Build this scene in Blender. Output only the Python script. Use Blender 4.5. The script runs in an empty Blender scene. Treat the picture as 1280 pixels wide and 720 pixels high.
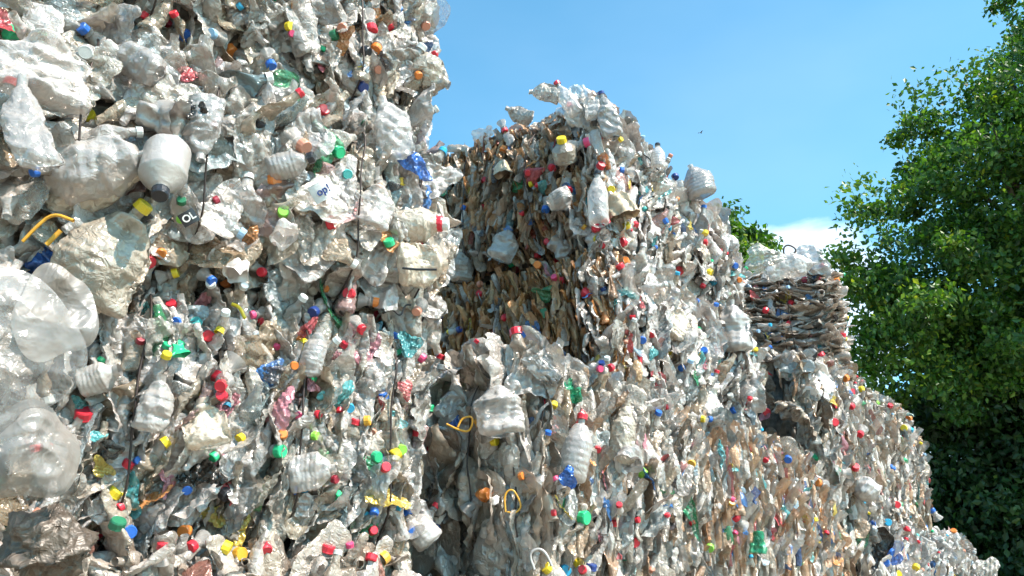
import bpy, math, random
import numpy as np
from mathutils import Matrix, Vector, Quaternion
random.seed(7)
RS = np.random.RandomState(11)
scene = bpy.context.scene
C = scene.collection

# ------------------------------------------------------------------ camera
F = 1050.0
PITCH = math.radians(19.9)
CP, SP = math.cos(PITCH), math.sin(PITCH)
CAMZ = 1.6
cam_d = bpy.data.cameras.new('camera')
cam = bpy.data.objects.new('camera', cam_d)
C.objects.link(cam)
cam.location = (0, 0, CAMZ)
cam.rotation_euler = (math.pi/2 + PITCH, 0, 0)
cam_d.sensor_width = 36
cam_d.lens = F*36/1280
cam_d.clip_start = 0.05
cam_d.clip_end = 5000
scene.camera = cam

def ray(px, py):
    u = (px-640)/F; v = (360-py)/F
    d = Vector((u, CP - v*SP, SP + v*CP))
    return d.normalized()
def at(px, py, Y):
    d = ray(px, py); t = Y/d.y
    return Vector((0, 0, CAMZ)) + d*t
def xz(px, z, Y):
    """world x of the point at depth Y and height z that is seen in column px"""
    rho = (z-CAMZ)/Y
    v = (rho*CP-SP)/(CP+rho*SP)
    return (px-640)/F/(CP - v*SP)*Y
def project(p):
    d = Vector(p)-Vector((0, 0, CAMZ))
    y = d.y*CP + d.z*SP; z = -d.y*SP + d.z*CP
    return 640+F*d.x/y, 360-F*z/y

# ------------------------------------------------------------------ node helpers
def new_mat(name):
    m = bpy.data.materials.new(name); m.use_nodes = True
    m.node_tree.nodes.clear()
    return m, m.node_tree
def nd(t, typ, **kw):
    n = t.nodes.new(typ)
    for k, v in kw.items():
        if k.startswith('i_'):
            key = k[2:]
            n.inputs[int(key) if key.isdigit() else key.replace('_', ' ')].default_value = v
        else: setattr(n, k, v)
    return n
def ramp(t, fac, stops, interp='LINEAR'):
    r = t.nodes.new('ShaderNodeValToRGB'); cr = r.color_ramp; cr.interpolation = interp
    while len(cr.elements) > 1: cr.elements.remove(cr.elements[-1])
    cr.elements[0].position = stops[0][0]; cr.elements[0].color = (*stops[0][1], 1)
    for p, c in stops[1:]:
        e = cr.elements.new(p); e.color = (*c, 1)
    t.links.new(fac, r.inputs[0]); return r.outputs[0]
def math_n(t, op, a, b=None, clamp=False):
    n = t.nodes.new('ShaderNodeMath'); n.operation = op; n.use_clamp = clamp
    for k, x in enumerate((a, b)):
        if x is None: continue
        if isinstance(x, (int, float)): n.inputs[k].default_value = x
        else: t.links.new(x, n.inputs[k])
    return n.outputs[0]
def mixc(t, f, a, b, blend='MIX'):
    n = t.nodes.new('ShaderNodeMix'); n.data_type = 'RGBA'; n.blend_type = blend
    for k, x in ((0, f), (6, a), (7, b)):
        if isinstance(x, (int, float)): n.inputs[k].default_value = x
        elif isinstance(x, tuple): n.inputs[k].default_value = (*x, 1)
        else: t.links.new(x, n.inputs[k])
    return n.outputs[2]

def plastic(name, palette, clear=0.35, rough=0.2, dirt=0.5, dirtcol=(0.20, 0.13, 0.065), bump=0.80, scale=1.0, transl=0.10, metal=.20):
    """crumpled see-through packaging: shiny, creased, partly transparent, dirty in patches"""
    m, t = new_mat(name); L = t.links
    oi = nd(t, 'ShaderNodeObjectInfo'); at_ = nd(t, 'ShaderNodeAttribute', attribute_name='rnd')
    rnd = math_n(t, 'FRACT', math_n(t, 'ADD', oi.outputs['Random'], at_.outputs['Fac']))
    rnd2 = math_n(t, 'FRACT', math_n(t, 'MULTIPLY', rnd, 17.31))
    rnd3 = math_n(t, 'FRACT', math_n(t, 'MULTIPLY', rnd, 53.77))
    col = ramp(t, rnd, palette, 'CONSTANT')
    tc = nd(t, 'ShaderNodeTexCoord')
    off = nd(t, 'ShaderNodeVectorMath', operation='ADD'); L.new(tc.outputs['Object'], off.inputs[0])
    cx = nd(t, 'ShaderNodeCombineXYZ'); L.new(math_n(t, 'MULTIPLY', rnd, 9.0), cx.inputs[0]); L.new(rnd3, cx.inputs[1]); L.new(cx.outputs[0], off.inputs[1])
    P = off.outputs[0]
    dn = nd(t, 'ShaderNodeTexNoise', i_Scale=9.0*scale, i_Detail=5.0, i_Roughness=0.65); L.new(P, dn.inputs['Vector'])
    dfac = ramp(t, dn.outputs['Fac'], [(0.42, (0, 0, 0)), (0.68, (1, 1, 1))])
    dfac = math_n(t, 'MULTIPLY', dfac, math_n(t, 'MULTIPLY', rnd2, dirt))
    col = mixc(t, dfac, col, dirtcol)
    bright = math_n(t, 'ADD', 0.50, math_n(t, 'MULTIPLY', rnd3, 0.50))
    bc = nd(t, 'ShaderNodeCombineColor')
    for k, w_ in enumerate((1.10, .99, .93)): L.new(math_n(t, 'MULTIPLY', bright, w_), bc.inputs[k])
    col = mixc(t, 1.0, col, bc.outputs[0], 'MULTIPLY')
    # creases
    wn = nd(t, 'ShaderNodeTexNoise', i_Scale=22.0*scale, i_Detail=3.0, i_Distortion=1.2); L.new(P, wn.inputs['Vector'])
    vo = nd(t, 'ShaderNodeTexVoronoi', feature='F1', i_Scale=38.0*scale)
    vd = nd(t, 'ShaderNodeVectorMath', operation='MULTIPLY_ADD'); L.new(wn.outputs['Color'], vd.inputs[0]); vd.inputs[1].default_value = (0.06, 0.06, 0.06); L.new(P, vd.inputs[2])
    L.new(vd.outputs[0], vo.inputs['Vector'])
    rg_ = nd(t, 'ShaderNodeTexNoise', noise_type='RIDGED_MULTIFRACTAL', i_Scale=16.0*scale, i_Detail=2.0, i_Roughness=.5, i_Distortion=.35)
    st_ = nd(t, 'ShaderNodeVectorMath', operation='MULTIPLY'); st_.inputs[1].default_value = (1, 1, .38); L.new(P, st_.inputs[0]); L.new(st_.outputs[0], rg_.inputs['Vector'])
    h = math_n(t, 'ADD', math_n(t, 'MULTIPLY', vo.outputs['Distance'], 0.45), math_n(t, 'ADD', math_n(t, 'MULTIPLY', wn.outputs['Fac'], 0.5), math_n(t, 'MULTIPLY', rg_.outputs['Fac'], .9)))
    bp = nd(t, 'ShaderNodeBump', i_Strength=bump, i_Distance=0.017/scale); L.new(h, bp.inputs['Height'])
    pr = nd(t, 'ShaderNodeBsdfPrincipled'); L.new(col, pr.inputs['Base Color']); L.new(bp.outputs[0], pr.inputs['Normal'])
    rg = math_n(t, 'ADD', rough, math_n(t, 'MULTIPLY', dfac, 0.4)); L.new(rg, pr.inputs['Roughness'])
    pr.inputs['IOR'].default_value = 1.72; pr.inputs['Metallic'].default_value = metal
    tl = nd(t, 'ShaderNodeBsdfTranslucent'); L.new(col, tl.inputs['Color']); L.new(bp.outputs[0], tl.inputs['Normal'])
    m1 = nd(t, 'ShaderNodeMixShader', i_0=transl); L.new(pr.outputs[0], m1.inputs[1]); L.new(tl.outputs[0], m1.inputs[2])
    out = nd(t, 'ShaderNodeOutputMaterial')
    if clear > 0:
        lw = nd(t, 'ShaderNodeLayerWeight', i_Blend=0.35); L.new(bp.outputs[0], lw.inputs['Normal'])
        a = math_n(t, 'MULTIPLY', math_n(t, 'SUBTRACT', 1.0, lw.outputs['Facing']), math_n(t, 'MULTIPLY', math_n(t, 'ADD', 0.45, rnd3), clear), True)
        a = math_n(t, 'MULTIPLY', a, math_n(t, 'SUBTRACT', 1.0, dfac))
        tr = nd(t, 'ShaderNodeBsdfTransparent'); L.new(mixc(t, 0.15, (1, 1, 1), col), tr.inputs[0])
        m2 = nd(t, 'ShaderNodeMixShader'); L.new(a, m2.inputs[0]); L.new(m1.outputs[0], m2.inputs[1]); L.new(tr.outputs[0], m2.inputs[2])
        L.new(m2.outputs[0], out.inputs[0])
    else: L.new(m1.outputs[0], out.inputs[0])
    return m

def simple(name, col, rough=0.4, bump=0.0, bscale=60, var=0.0, metal=0.0):
    m, t = new_mat(name); L = t.links
    pr = nd(t, 'ShaderNodeBsdfPrincipled', i_Roughness=rough, i_Metallic=metal)
    tc = nd(t, 'ShaderNodeTexCoord')
    n = nd(t, 'ShaderNodeTexNoise', i_Scale=float(bscale), i_Detail=6.0); L.new(tc.outputs['Object'], n.inputs['Vector'])
    c2 = tuple(max(0, c*(1-var)) for c in col)
    L.new(ramp(t, n.outputs['Fac'], [(0.35, c2), (0.65, col)]), pr.inputs['Base Color'])
    if bump:
        b = nd(t, 'ShaderNodeBump', i_Strength=bump, i_Distance=0.01); L.new(n.outputs['Fac'], b.inputs['Height']); L.new(b.outputs[0], pr.inputs['Normal'])
    o = nd(t, 'ShaderNodeOutputMaterial'); L.new(pr.outputs[0], o.inputs[0])
    return m

W = (0.80, 0.80, 0.77)
PAL_CLEAR = [(0, (.84, .84, .82)), (.16, (.74, .74, .70)), (.30, (.80, .78, .70)), (.42, (.66, .68, .66)), (.54, (.88, .88, .87)), (.66, (.72, .67, .56)),
             (.75, (.62, .55, .43)), (.82, (.60, .72, .76)), (.87, (.86, .86, .83)), (.925, (.45, .36, .25)), (.955, (.40, .55, .58)), (.972, (.62, .45, .45)), (.984, (.22, .22, .21)), (.991, (.10, .30, .42)), (.996, (.08, .38, .18))]
PAL_STRIPE = [(0, (.82, .81, .77)), (.14, (.70, .66, .58)), (.28, (.78, .75, .68)), (.40, (.58, .56, .50)), (.50, (.84, .83, .80)), (.62, (.66, .54, .40)),
              (.72, (.74, .72, .66)), (.82, (.72, .50, .34)), (.88, (.62, .72, .74)), (.92, (.40, .30, .20)), (.94, (.75, .73, .7)), (.97, (.24, .48, .48)), (.977, (.12, .40, .24)), (.984, (.7, .35, .32)), (.992, (.8, .8, .8))]
PAL_SHADE_BROWN = [(0, (.50, .38, .27)), (.14, (.60, .36, .18)), (.29, (.56, .52, .46)), (.44, (.58, .30, .12)), (.56, (.72, .67, .60)), (.68, (.42, .32, .22)), (.79, (.64, .44, .26)),
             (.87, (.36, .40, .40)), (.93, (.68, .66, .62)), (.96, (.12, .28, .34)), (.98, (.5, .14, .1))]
PAL_ORANGE = [(0, (.84, .80, .74)), (.14, (.80, .53, .33)), (.34, (.76, .70, .60)), (.54, (.84, .62, .44)), (.68, (.66, .58, .48)), (.76, (.84, .82, .79)), (.88, (.72, .40, .22)), (.94, (.5, .65, .7)), (.965, (.75, .2, .2)), (.98, (.1, .2, .5))]
PAL_GREY = [(0, (.72, .69, .63)), (.2, (.58, .54, .48)), (.38, (.80, .78, .74)), (.55, (.50, .44, .37)), (.70, (.85, .84, .81)), (.85, (.64, .58, .49)), (.97, (.5, .25, .2))]
PAL_WHITE = [(0, (.88, .88, .87)), (.25, (.80, .80, .78)), (.45, (.84, .82, .76)), (.60, (.72, .73, .72)), (.72, (.90, .90, .90)), (.84, (.74, .66, .54)), (.92, (.66, .76, .80)), (.97, (.35, .5, .62)), (.985, (.70, .45, .42))]
M = {}
M['clear'] = plastic('clear_plastic', PAL_CLEAR, 0.50, 0.09, 0.75)
M['stripe'] = plastic('pressed_plastic', PAL_STRIPE, 0.40, 0.12, 0.8, scale=1.2)
M['brown'] = plastic('dirty_shaded_plastic', PAL_SHADE_BROWN, 0.30, 0.2, 0.9, scale=1.2)  # brown of dirty film; on the tower's left side it paints in the shade
M['shade_brown'] = plastic('shade_brown_plastic', [(0, (.62, .36, .17)), (.2, (.66, .30, .10)), (.36, (.56, .46, .36)), (.5, (.50, .28, .13)), (.64, (.72, .48, .26)), (.78, (.68, .62, .54)), (.88, (.42, .26, .15)), (.96, (.60, .60, .60))], .2, .2, .8, scale=1.2)  # orange-brown that puts the shade under the peak into the plastic's colour
M['orange'] = plastic('tinted_plastic', PAL_ORANGE, 0.3, 0.15, 0.6, scale=1.3)
M['grey'] = plastic('weathered_plastic', PAL_GREY, 0.3, 0.2, 0.8, scale=1.2)
M['white'] = plastic('pale_plastic', PAL_WHITE, 0.36, 0.12, 0.5)
M['print'] = plastic('printed_label_film', [(0, (.75, .76, .75)), (.2, (.62, .10, .12)), (.34, (.06, .22, .58)), (.46, (.10, .48, .52)), (.56, (.75, .60, .12)), (.64, (.07, .38, .18)), (.72, (.72, .32, .40)), (.80, (.80, .38, .14)), (.88, (.10, .10, .11)), (.94, (.45, .62, .75))], .25, .25, .4, bump=.5)
M['hero_clear'] = plastic('clear_bottle_plastic', [(0, (.84, .84, .82)), (.5, (.78, .79, .78))], 0.5, 0.12, 0.3, bump=.45)
M['hero_jug'] = plastic('oily_jug_plastic', [(0, (.85, .80, .68))], 0.35, 0.12, 0.7, dirtcol=(.35, .20, .09))
M['hero_white'] = plastic('milky_plastic', [(0, (.80, .80, .78))], 0.0, 0.3, 0.2, bump=.15)
M['film'] = plastic('clear_film', [(0, (.60, .63, .63))], 1.0, 0.15, 1.0, dirtcol=(.34, .30, .25), bump=.5, scale=.4, metal=0.)
M['film_edge'] = simple('film_edge_plastic', (.75, .77, .77), .2)
M['sack'] = plastic('dark_sack_shade_plastic', [(0, (.16, .13, .10))], 0, 0.45, 0.6, dirtcol=(.35, .3, .24), bump=1, scale=.8)
M['core'] = simple('gap_shade_filler', (0.10, 0.09, 0.075), 0.6, 1.0, 30, 0.6)  # near-black, so gaps between the bottles look shaded
M['wire'] = simple('steel_wire', (0.05, 0.035, 0.03), 0.5, metal=.5)
M['black'] = simple('black_plastic', (0.02, 0.02, 0.022), 0.35)
CAPC = {'red': (.72, .03, .05), 'pink': (.80, .08, .20), 'blue': (.03, .15, .55), 'navy': (.02, .05, .22), 'azure': (.04, .42, .68), 'green': (.03, .52, .22), 'lime': (.30, .68, .08),
        'dkgreen': (.03, .20, .10), 'yellow': (.85, .62, .03), 'amber': (.78, .38, .04), 'orange': (.85, .25, .05), 'salmon': (.72, .30, .20), 'white': (.80, .80, .78), 'clear': (.6, .6, .57),
        'black': (.025, .025, .03), 'teal': (.08, .45, .42), 'paleblue': (.35, .55, .75), 'dkred': (.32, .02, .04), 'cream': (.75, .70, .50), 'tan': (.62, .48, .33), 'brown': (.3, .15, .08)}
for k, c in CAPC.items():
    M['cap_'+k] = simple(k+'_cap_plastic', c, 0.32, 0.12, 40, 0.22)

# ------------------------------------------------------------------ mesh helpers
def mesh_np(name, V, Q, mats, rnd=None, midx=None, smooth=True):
    """V (n,3), Q (m,4) quads (a triangle repeats its last index is not used)"""
    me = bpy.data.meshes.new(name)
    n, m = len(V), len(Q)
    me.vertices.add(n); me.vertices.foreach_set('co', np.asarray(V, np.float32).ravel())
    me.loops.add(m*4); me.loops.foreach_set('vertex_index', np.asarray(Q, np.int32).ravel())
    me.polygons.add(m); me.polygons.foreach_set('loop_start', np.arange(0, m*4, 4, dtype=np.int32))
    try: me.polygons.foreach_set('loop_total', np.full(m, 4, np.int32))
    except Exception: pass
    for mt in mats: me.materials.append(mt)
    if midx is not None: me.polygons.foreach_set('material_index', np.asarray(midx, np.int32))
    me.polygons.foreach_set('use_smooth', np.full(m, smooth, bool))
    if rnd is not None:
        a = me.attributes.new('rnd', 'FLOAT', 'POINT'); a.data.foreach_set('value', np.asarray(rnd, np.float32))
    me.update(calc_edges=True)
    return me
def link(name, me, parent=None, mat4=None):
    o = bpy.data.objects.new(name, me); C.objects.link(o)
    if parent is not None: o.parent = parent
    if mat4 is not None: o.matrix_basis = mat4
    return o
def tag(o, label=None, cat=None, group=None, kind=None):
    if label: o['label'] = label
    if cat: o['category'] = cat
    if group: o['group'] = group
    if kind: o['kind'] = kind
    return o
def waves(P, rs, amp, freq, n=5, ridge=True):
    out = np.zeros(len(P))
    for i in range(n):
        k = rs.normal(size=3); k *= freq*(1.5**i)/np.linalg.norm(k)
        s = np.sin(P@k + rs.uniform(0, 6.28))
        out += (1-2*np.abs(s) if ridge else s)*amp/(1.45**i)
    return out
def grid_quads(nu, nv, wrap):
    q = []
    for i in range(nv-1):
        for j in range(nu if wrap else nu-1):
            a = i*nu+j; b = i*nu+(j+1) % nu
            q.append((a, b, b+nu, a+nu))
    return np.array(q, np.int32)

# each prototype: verts, quads, neck point/direction (or None), half length
def proto_bottle(seed, nu, nv, L=.22, R=.034, flat=.3, ribs=True, jug=False, crush=1.0):
    rs = np.random.RandomState(seed)
    t = np.linspace(0, 1, nv)
    prof = []
    for s in t:
        if s < .02: r = R*.55
        elif s < .08: r = R*(.85+.15*(s-.02)/.06)
        elif s < .62: r = R*(1 + ((.038 if nu < 40 else .014)*math.sin(s*62) if ribs else 0))
        elif s < .88:
            k = (s-.62)/.26; r = R*(1-k)**.8*.62 + R*.38 if not jug else R*(1-k*.62)
            r = max(r, .013)
        else: r = .0135 if not jug else .018
        prof.append(r)
    prof = np.array(prof)
    th = np.linspace(0, 2*math.pi, nu, endpoint=False)
    T, TH = np.meshgrid(t, th, indexing='ij')
    RR = np.repeat(prof[:, None], nu, 1)
    body = np.clip((0.86-T)/.12, 0, 1)
    fl = 1-body*(1-flat*(1+.5*np.sin(T*rs.uniform(4, 9)+rs.uniform(0, 6))))*crush
    wd = 1+body*(.30*(1-flat))*crush
    X = RR*np.cos(TH)*fl; Y = RR*np.sin(TH)*wd; Z = (T-.5)*L
    P = np.stack([X, Y, Z], -1).reshape(-1, 3)
    bd = body.reshape(-1)*crush
    # dents and creases
    for i in range(5):
        c = np.array([rs.uniform(-1, 1)*R*.4, rs.uniform(-1.2, 1.2)*R, rs.uniform(-.45, .3)*L]); s = rs.uniform(.5, 1.1)*R
        d = np.exp(-((P-c)**2).sum(1)/(s*s))
        P[:, 0] -= np.sign(P[:, 0]-c[0]*.2)*d*R*.35*bd*rs.uniform(.3, 1)
    P[:, 0] += (waves(P, rs, R*.10, 60/ (R/.034), 4)+waves(P, rs, R*.12, 22/(R/.034), 2, False))*bd
    P[:, 1] += (waves(P, rs, R*.05, 50/ (R/.034), 3)+waves(P, rs, R*.16, 20/(R/.034), 2, False))*bd
    P[:, 2] += waves(P, rs, R*.06, 45/ (R/.034), 3)*bd
    fine = waves(P*np.array([1, 1, .45]), rs, R*(.055 if nu < 40 else .085), 150/(R/.034), 4)
    P[:, 0] += fine*bd*np.sign(P[:, 0]); P[:, 1] += fine*bd*.6*np.sign(P[:, 1])
    # bend + twist
    z = P[:, 2]/L; b = rs.uniform(-.9, .9)*crush; bx = rs.uniform(-.3, .3)*crush
    P[:, 1] += b*z*z*L*.6; P[:, 0] += bx*z*z*L*.6 + np.sin(z*rs.uniform(4, 8))*R*.25*crush
    Q = grid_quads(nu, nv, True)
    top = P[-nu:].mean(0); d = top-P[-3*nu:-2*nu].mean(0); d /= np.linalg.norm(d)
    return dict(V=P, Q=Q, neck=(top, d), kind='crushed_bottle')
def proto_film(seed, nu, nv, L=.2, Wd=.14):
    rs = np.random.RandomState(seed)
    a, b = np.meshgrid(np.linspace(-1, 1, nu), np.linspace(-1, 1, nv), indexing='xy')
    a = a.ravel(); b = b.ravel()
    rim = 1+.25*np.sin(np.arctan2(b, a)*3+rs.uniform(0, 6))
    P = np.stack([np.zeros_like(a), a*np.sqrt(1-.45*b*b)*Wd/2*rim, b*np.sqrt(1-.45*a*a)*L/2*rim], -1)
    P[:, 0] = waves(P, rs, .008, 34, 5) + waves(P, rs, .0028, 120, 4) + waves(P, rs, .016, 14, 2, False)
    P[:, 1] += waves(P, rs, .003, 40, 3); P[:, 2] += waves(P, rs, .003, 40, 3)
    P[:, 0] += (rs.uniform(-.3, .3)*a*a + rs.uniform(-.3, .3)*b*b)*L*.5
    return dict(V=P, Q=grid_quads(nu, nv, False), neck=None, kind='plastic_film')
def proto_cup(seed, nu, nv, L=.1, R=.045):
    rs = np.random.RandomState(seed)
    rows = []
    for i in range(nv):
        s = i/(nv-1)
        if s < .15: r, z = R*.68*s/.15+.001, 0
        else: k = (s-.15)/.85; r, z = R*(.68+.32*k), L*k
        if i == nv-1: r *= 1.08
        rows.append((r, z-L/2))
    th = np.linspace(0, 2*math.pi, nu, endpoint=False)
    P = np.array([[r*math.cos(a), r*math.sin(a), z] for r, z in rows for a in th])
    P[:, 0] *= .45
    P[:, 0] += waves(P, rs, .007, 45, 4); P[:, 1] += waves(P, rs, .006, 45, 3)
    return dict(V=P, Q=grid_quads(nu, nv, True), neck=None, kind='plastic_tub')
def proto_strip(seed, nu, nv, L=.2, Wd=.03):
    """a pressed bottle seen by its folded edge"""
    rs = np.random.RandomState(seed)
    a, b = np.meshgrid(np.linspace(-1, 1, nu), np.linspace(-1, 1, nv), indexing='xy')
    a = a.ravel(); b = b.ravel()
    P = np.stack([np.abs(a)*.009 + .004*np.sin(b*5+rs.uniform(0, 6)), a*Wd*(1-.25*b*b), b*L/2], -1)
    P[:, 0] += waves(P*np.array([1, 1, .4]), rs, .0035, 90, 4); P[:, 1] += waves(P*np.array([1, 1, .5]), rs, .003, 60, 3)+ np.sin(b*rs.uniform(1, 3)+rs.uniform(0, 6))*.010
    return dict(V=P, Q=grid_quads(nu, nv, False), neck=None, kind='pressed_sheet')

def build_protos(lod):
    nu, nv = {2: (26, 34), 1: (18, 24), 0: (11, 14)}[lod]
    ps = []
    for s in range(6): ps.append(proto_bottle(100+s, nu, nv, .19+.02*(s % 3), .033, (.25, .42, .6, .33, .8, .5)[s], crush=(1, .9, .8, 1, .6, .9)[s]))
    for s in range(4): ps.append(proto_bottle(200+s, nu, nv, .28, .044, .25))
    for s in range(3): ps.append(proto_bottle(300+s, nu, nv, .22, .055, .35, ribs=False, jug=True))
    for s in range(4): ps.append(proto_film(400+s, nu+2, nv-2, .2+.03*s, .13+.02*s))
    for s in range(2): ps.append(proto_cup(500+s, nu, max(7, nv//2)))
    for s in range(4): ps.append(proto_strip(600+s, max(7, nu//2), nv-2, .25+.03*s, .024+.004*s))
    return ps
PROTO = {k: build_protos(k) for k in (0, 1, 2)}
KIND_IDX = {'small': [0, 1, 2, 3, 4, 5], 'large': [6, 7, 8, 9], 'jug': [10, 11, 12], 'film': [13, 14, 15, 16], 'cup': [17, 18], 'strip': [19, 20, 21, 22]}
_pm = {}
def proto_mesh(lod, i, matkey):
    k = (lod, i, matkey)
    if k not in _pm:
        p = PROTO[lod][i]
        _pm[k] = mesh_np(p['kind'], p['V'], p['Q'], [M[matkey]])
    return _pm[k]

# ------------------------------------------------------------------ bottle cap (origin at its open rim, axis +z)
def cap_geo(nu=24, r=.5, h=.55):
    rows = [(r*.93, 0, 0), (r, 0.0, 1), (r, h*.12, 1), (r*.97, h*.16, 1), (r*.97, h*.82, 1), (r*.88, h, 0), (r*.80, h*1.01, 0), (r*.78, h*.985, 0), (.001, h*.985, 0)]
    V = []
    for rr, z, rib in rows:
        for j in range(nu):
            a = 2*math.pi*j/nu; q = rr*(1+(0.035 if (rib and j % 2) else 0))
            V.append((q*math.cos(a), q*math.sin(a), z))
    return np.array(V), grid_quads(nu, len(rows), True)
CAPV, CAPQ = cap_geo()
_cm = {}
def cap_mesh(col):
    if col not in _cm: _cm[col] = mesh_np('bottle_cap', CAPV, CAPQ, [M['cap_'+col]], smooth=False)
    return _cm[col]

def frame_from(zdir, xdir):
    z = np.array(zdir, float); z /= np.linalg.norm(z)
    x = np.array(xdir, float); x -= z*x.dot(z); x /= np.linalg.norm(x)
    return np.stack([x, np.cross(z, x), z], 1)
def rot_about(axis, ang):
    return np.array(Matrix.Rotation(ang, 3, Vector(axis)))
def to4(R, t, s=1.0):
    m = Matrix.Identity(4)
    for i in range(3):
        for j in range(3): m[i][j] = float(R[i][j])*s
        m[i][3] = float(t[i])
    return m

# ------------------------------------------------------------------ bales
UP = np.array([0, 0, 1.0])
class Bale: pass
BALES = []
DR = np.array([.597, .802, 0]); DL = np.array([-.802, .597, 0])       # middle and right stacks
DR0 = np.array([.80, .60, 0]); DL0 = np.array([-.60, .80, 0])          # left stack

def bale(label, N, dR, lenR, dL, lenL, z0, z1, sty, group, lod=1, tweak=None, wires=(), name='plastic_bale', indiv=True, bulge=.05, rnd_edge=.10, name_seed=0):
    """N: near corner (x, y). sty: dict face -> style"""
    rs = np.random.RandomState(1000+len(BALES)*13+name_seed)
    n2 = np.array([N[0], N[1], 0.]); R2 = n2+dR*lenR; L2 = n2+dL*lenL; B2 = R2+dL*lenL
    cor = {}
    for k, p in (('N', n2), ('R', R2), ('L', L2), ('B', B2)):
        cor[k+'0'] = p+UP*z0; cor[k+'1'] = p+UP*z1
    for k, v in (tweak or {}).items(): cor[k] = cor[k]+np.array(v, float)
    b = Bale(); b.cor = cor; BALES.append(b)
    faces = {'R': ('N0', 'R0', 'N1', 'R1'), 'L': ('L0', 'N0', 'L1', 'N1'), 'T': ('N1', 'R1', 'L1', 'B1'), 'E': ('R0', 'B0', 'R1', 'B1'), 'K': ('B0', 'L0', 'B1', 'L1')}
    cen = sum(cor.values())/8
    b.faces = {}
    root = bpy.data.objects.new(name, None); C.objects.link(root)
    root.location = (cen[0], cen[1], z0); root.rotation_euler = (0, 0, math.atan2(dR[1], dR[0])); root.empty_display_size = .3
    tag(root, label, 'bale', group); b.root = root
    Pm = Matrix.Translation(root.location) @ Matrix.Rotation(root.rotation_euler.z, 4, 'Z')
    b.inv = Pm.inverted()
    invR = np.array(b.inv.to_3x3()); invT = np.array(b.inv.translation)
    def surf(face, a, c, depth=0.):
        k = faces[face]; p00, p10, p01, p11 = (cor[x] for x in k)
        p = (1-a)*(1-c)*p00 + a*(1-c)*p10 + (1-a)*c*p01 + a*c*p11
        u = (p10-p00); w = (p01-p00); u = u/np.linalg.norm(u); w = w/np.linalg.norm(w)
        n = np.cross(u, w); n /= np.linalg.norm(n)
        ea = abs(2*a-1); ec = abs(2*c-1)
        off = bulge*(1-ea**3)*(1-ec**2) - rnd_edge*(ea**5*.9+ec**4*1.55)*(1 if face != 'T' else .6)
        off += .022*math.sin(a*9+len(BALES))*math.sin(c*7+1.3*len(BALES))
        if ec > .8 and face != 'T': pass
        return p + n*(off-depth), u, w, n
    b.surf = surf
    merged = {}
    caps_m = []
    indiv_list = []
    def add_inst(i, R, t, s, matkey, rv):
        p = PROTO[lod][i]
        V = p['V']@(R.T*s)+t
        merged.setdefault(matkey, []).append((V, p['Q'], rv))
    for face, st in sty.items():
        k = faces[face]
        lu = np.linalg.norm(cor[k[1]]-cor[k[0]]); lw = np.linalg.norm(cor[k[2]]-cor[k[0]])
        cu, cw = st.get('cell', (.045, .13))
        ph = rs.uniform(0, 6, 6)
        nA = max(2, int(lu/cu)); nC = max(2, int(lw/cw))
        for layer in range(st.get('layers', 2)):
            for ia in range(nA):
                for ic in range(nC):
                    a = (ia+rs.uniform(-.1, 1.1))/nA; c = (ic+rs.uniform(-.2, 1.2))/nC + (.5/nC if ia % 2 else 0)
                    ma, mc = (.012, (.085 if st.get('axis', 'v') == 'v' else .03) if face != 'T' else .05)
                    a = min(max(a, ma+rs.uniform(0, .02)), 1-ma-rs.uniform(0, .02)); c = min(max(c, mc+rs.uniform(0, .04)), 1-mc-rs.uniform(0, .04))
                    dep = layer*.05 + rs.uniform(-.006, .024) + st.get('sink', 0.012)
                    p, u, w, n = surf(face, a, c, dep)
                    tilt = st.get('flow', .3)*math.sin(a*lu*3+ph[0]+2.2*math.sin(c*lw*4+ph[1]))+rs.normal()*st.get('jit', .16)
                    if st.get('axis', 'v') == 'v': ax = w*math.cos(tilt)+u*math.sin(tilt)
                    elif st['axis'] == 'h': ax = u*math.cos(tilt)+w*math.sin(tilt)
                    else:
                        q = rs.uniform(0, 6.28); ax = w*math.cos(q)+u*math.sin(q)
                    ax = ax + n*rs.normal()*st.get('lift', .12)
                    if rs.uniform() < .22: ax = ax*.75 + n*rs.uniform(.35, .9); flip = False
                    else: flip = rs.uniform() < .5
                    flatmode = rs.uniform() < st.get('flat', .2)
                    side = np.cross(ax, n)
                    if flatmode: th = n + side*rs.normal()*.38 + np.array((0, 0, 1.))*rs.normal()*.1
                    else: th = side + n*rs.normal()*.45
                    if flip: ax = -ax
                    r = rs.uniform(); mix = st.get('mix', [('small', .62), ('large', .15), ('jug', .05), ('film', .13), ('cup', .05)])
                    for kd, pr in mix:
                        if r < pr: break
                        r -= pr
                    i = int(rs.choice(KIND_IDX[kd]))
                    Rm = frame_from(ax, th)
                    s = rs.uniform(.8, 1.12)*st.get('scale', 1.)
                    mk = st['mat']
                    rv = rs.uniform()
                    vis = layer == 0 and indiv and st.get('show', True)
                    if vis: indiv_list.append((s*(1.6 if kd in ('large', 'jug', 'film') else 1.)*(1.2 if flatmode else 1)*(1+dep*-6)+rs.uniform()*.2, i, Rm, p, s, mk, kd, rv))
                    else: add_inst(i, Rm, p, s, mk, rv)
        if st.get('show', True):
            for _ in range(int(nA*nC*(.05 if st['mat'] in ('brown', 'shade_brown') else .18))):
                p, u, w, n = surf(face, rs.uniform(.03, .97), rs.uniform(.08, .92), rs.uniform(-.015, .02))
                ax = w*rs.normal()+u*rs.normal()+n*.3*rs.normal()
                Rm = frame_from(ax, n+.5*rs.normal(size=3))
                add_inst(int(rs.choice(KIND_IDX['film'])), Rm, p, rs.uniform(.2, .6), 'print', rs.uniform())
    indiv_list.sort(key=lambda x: -x[0])
    counts = {}
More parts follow.
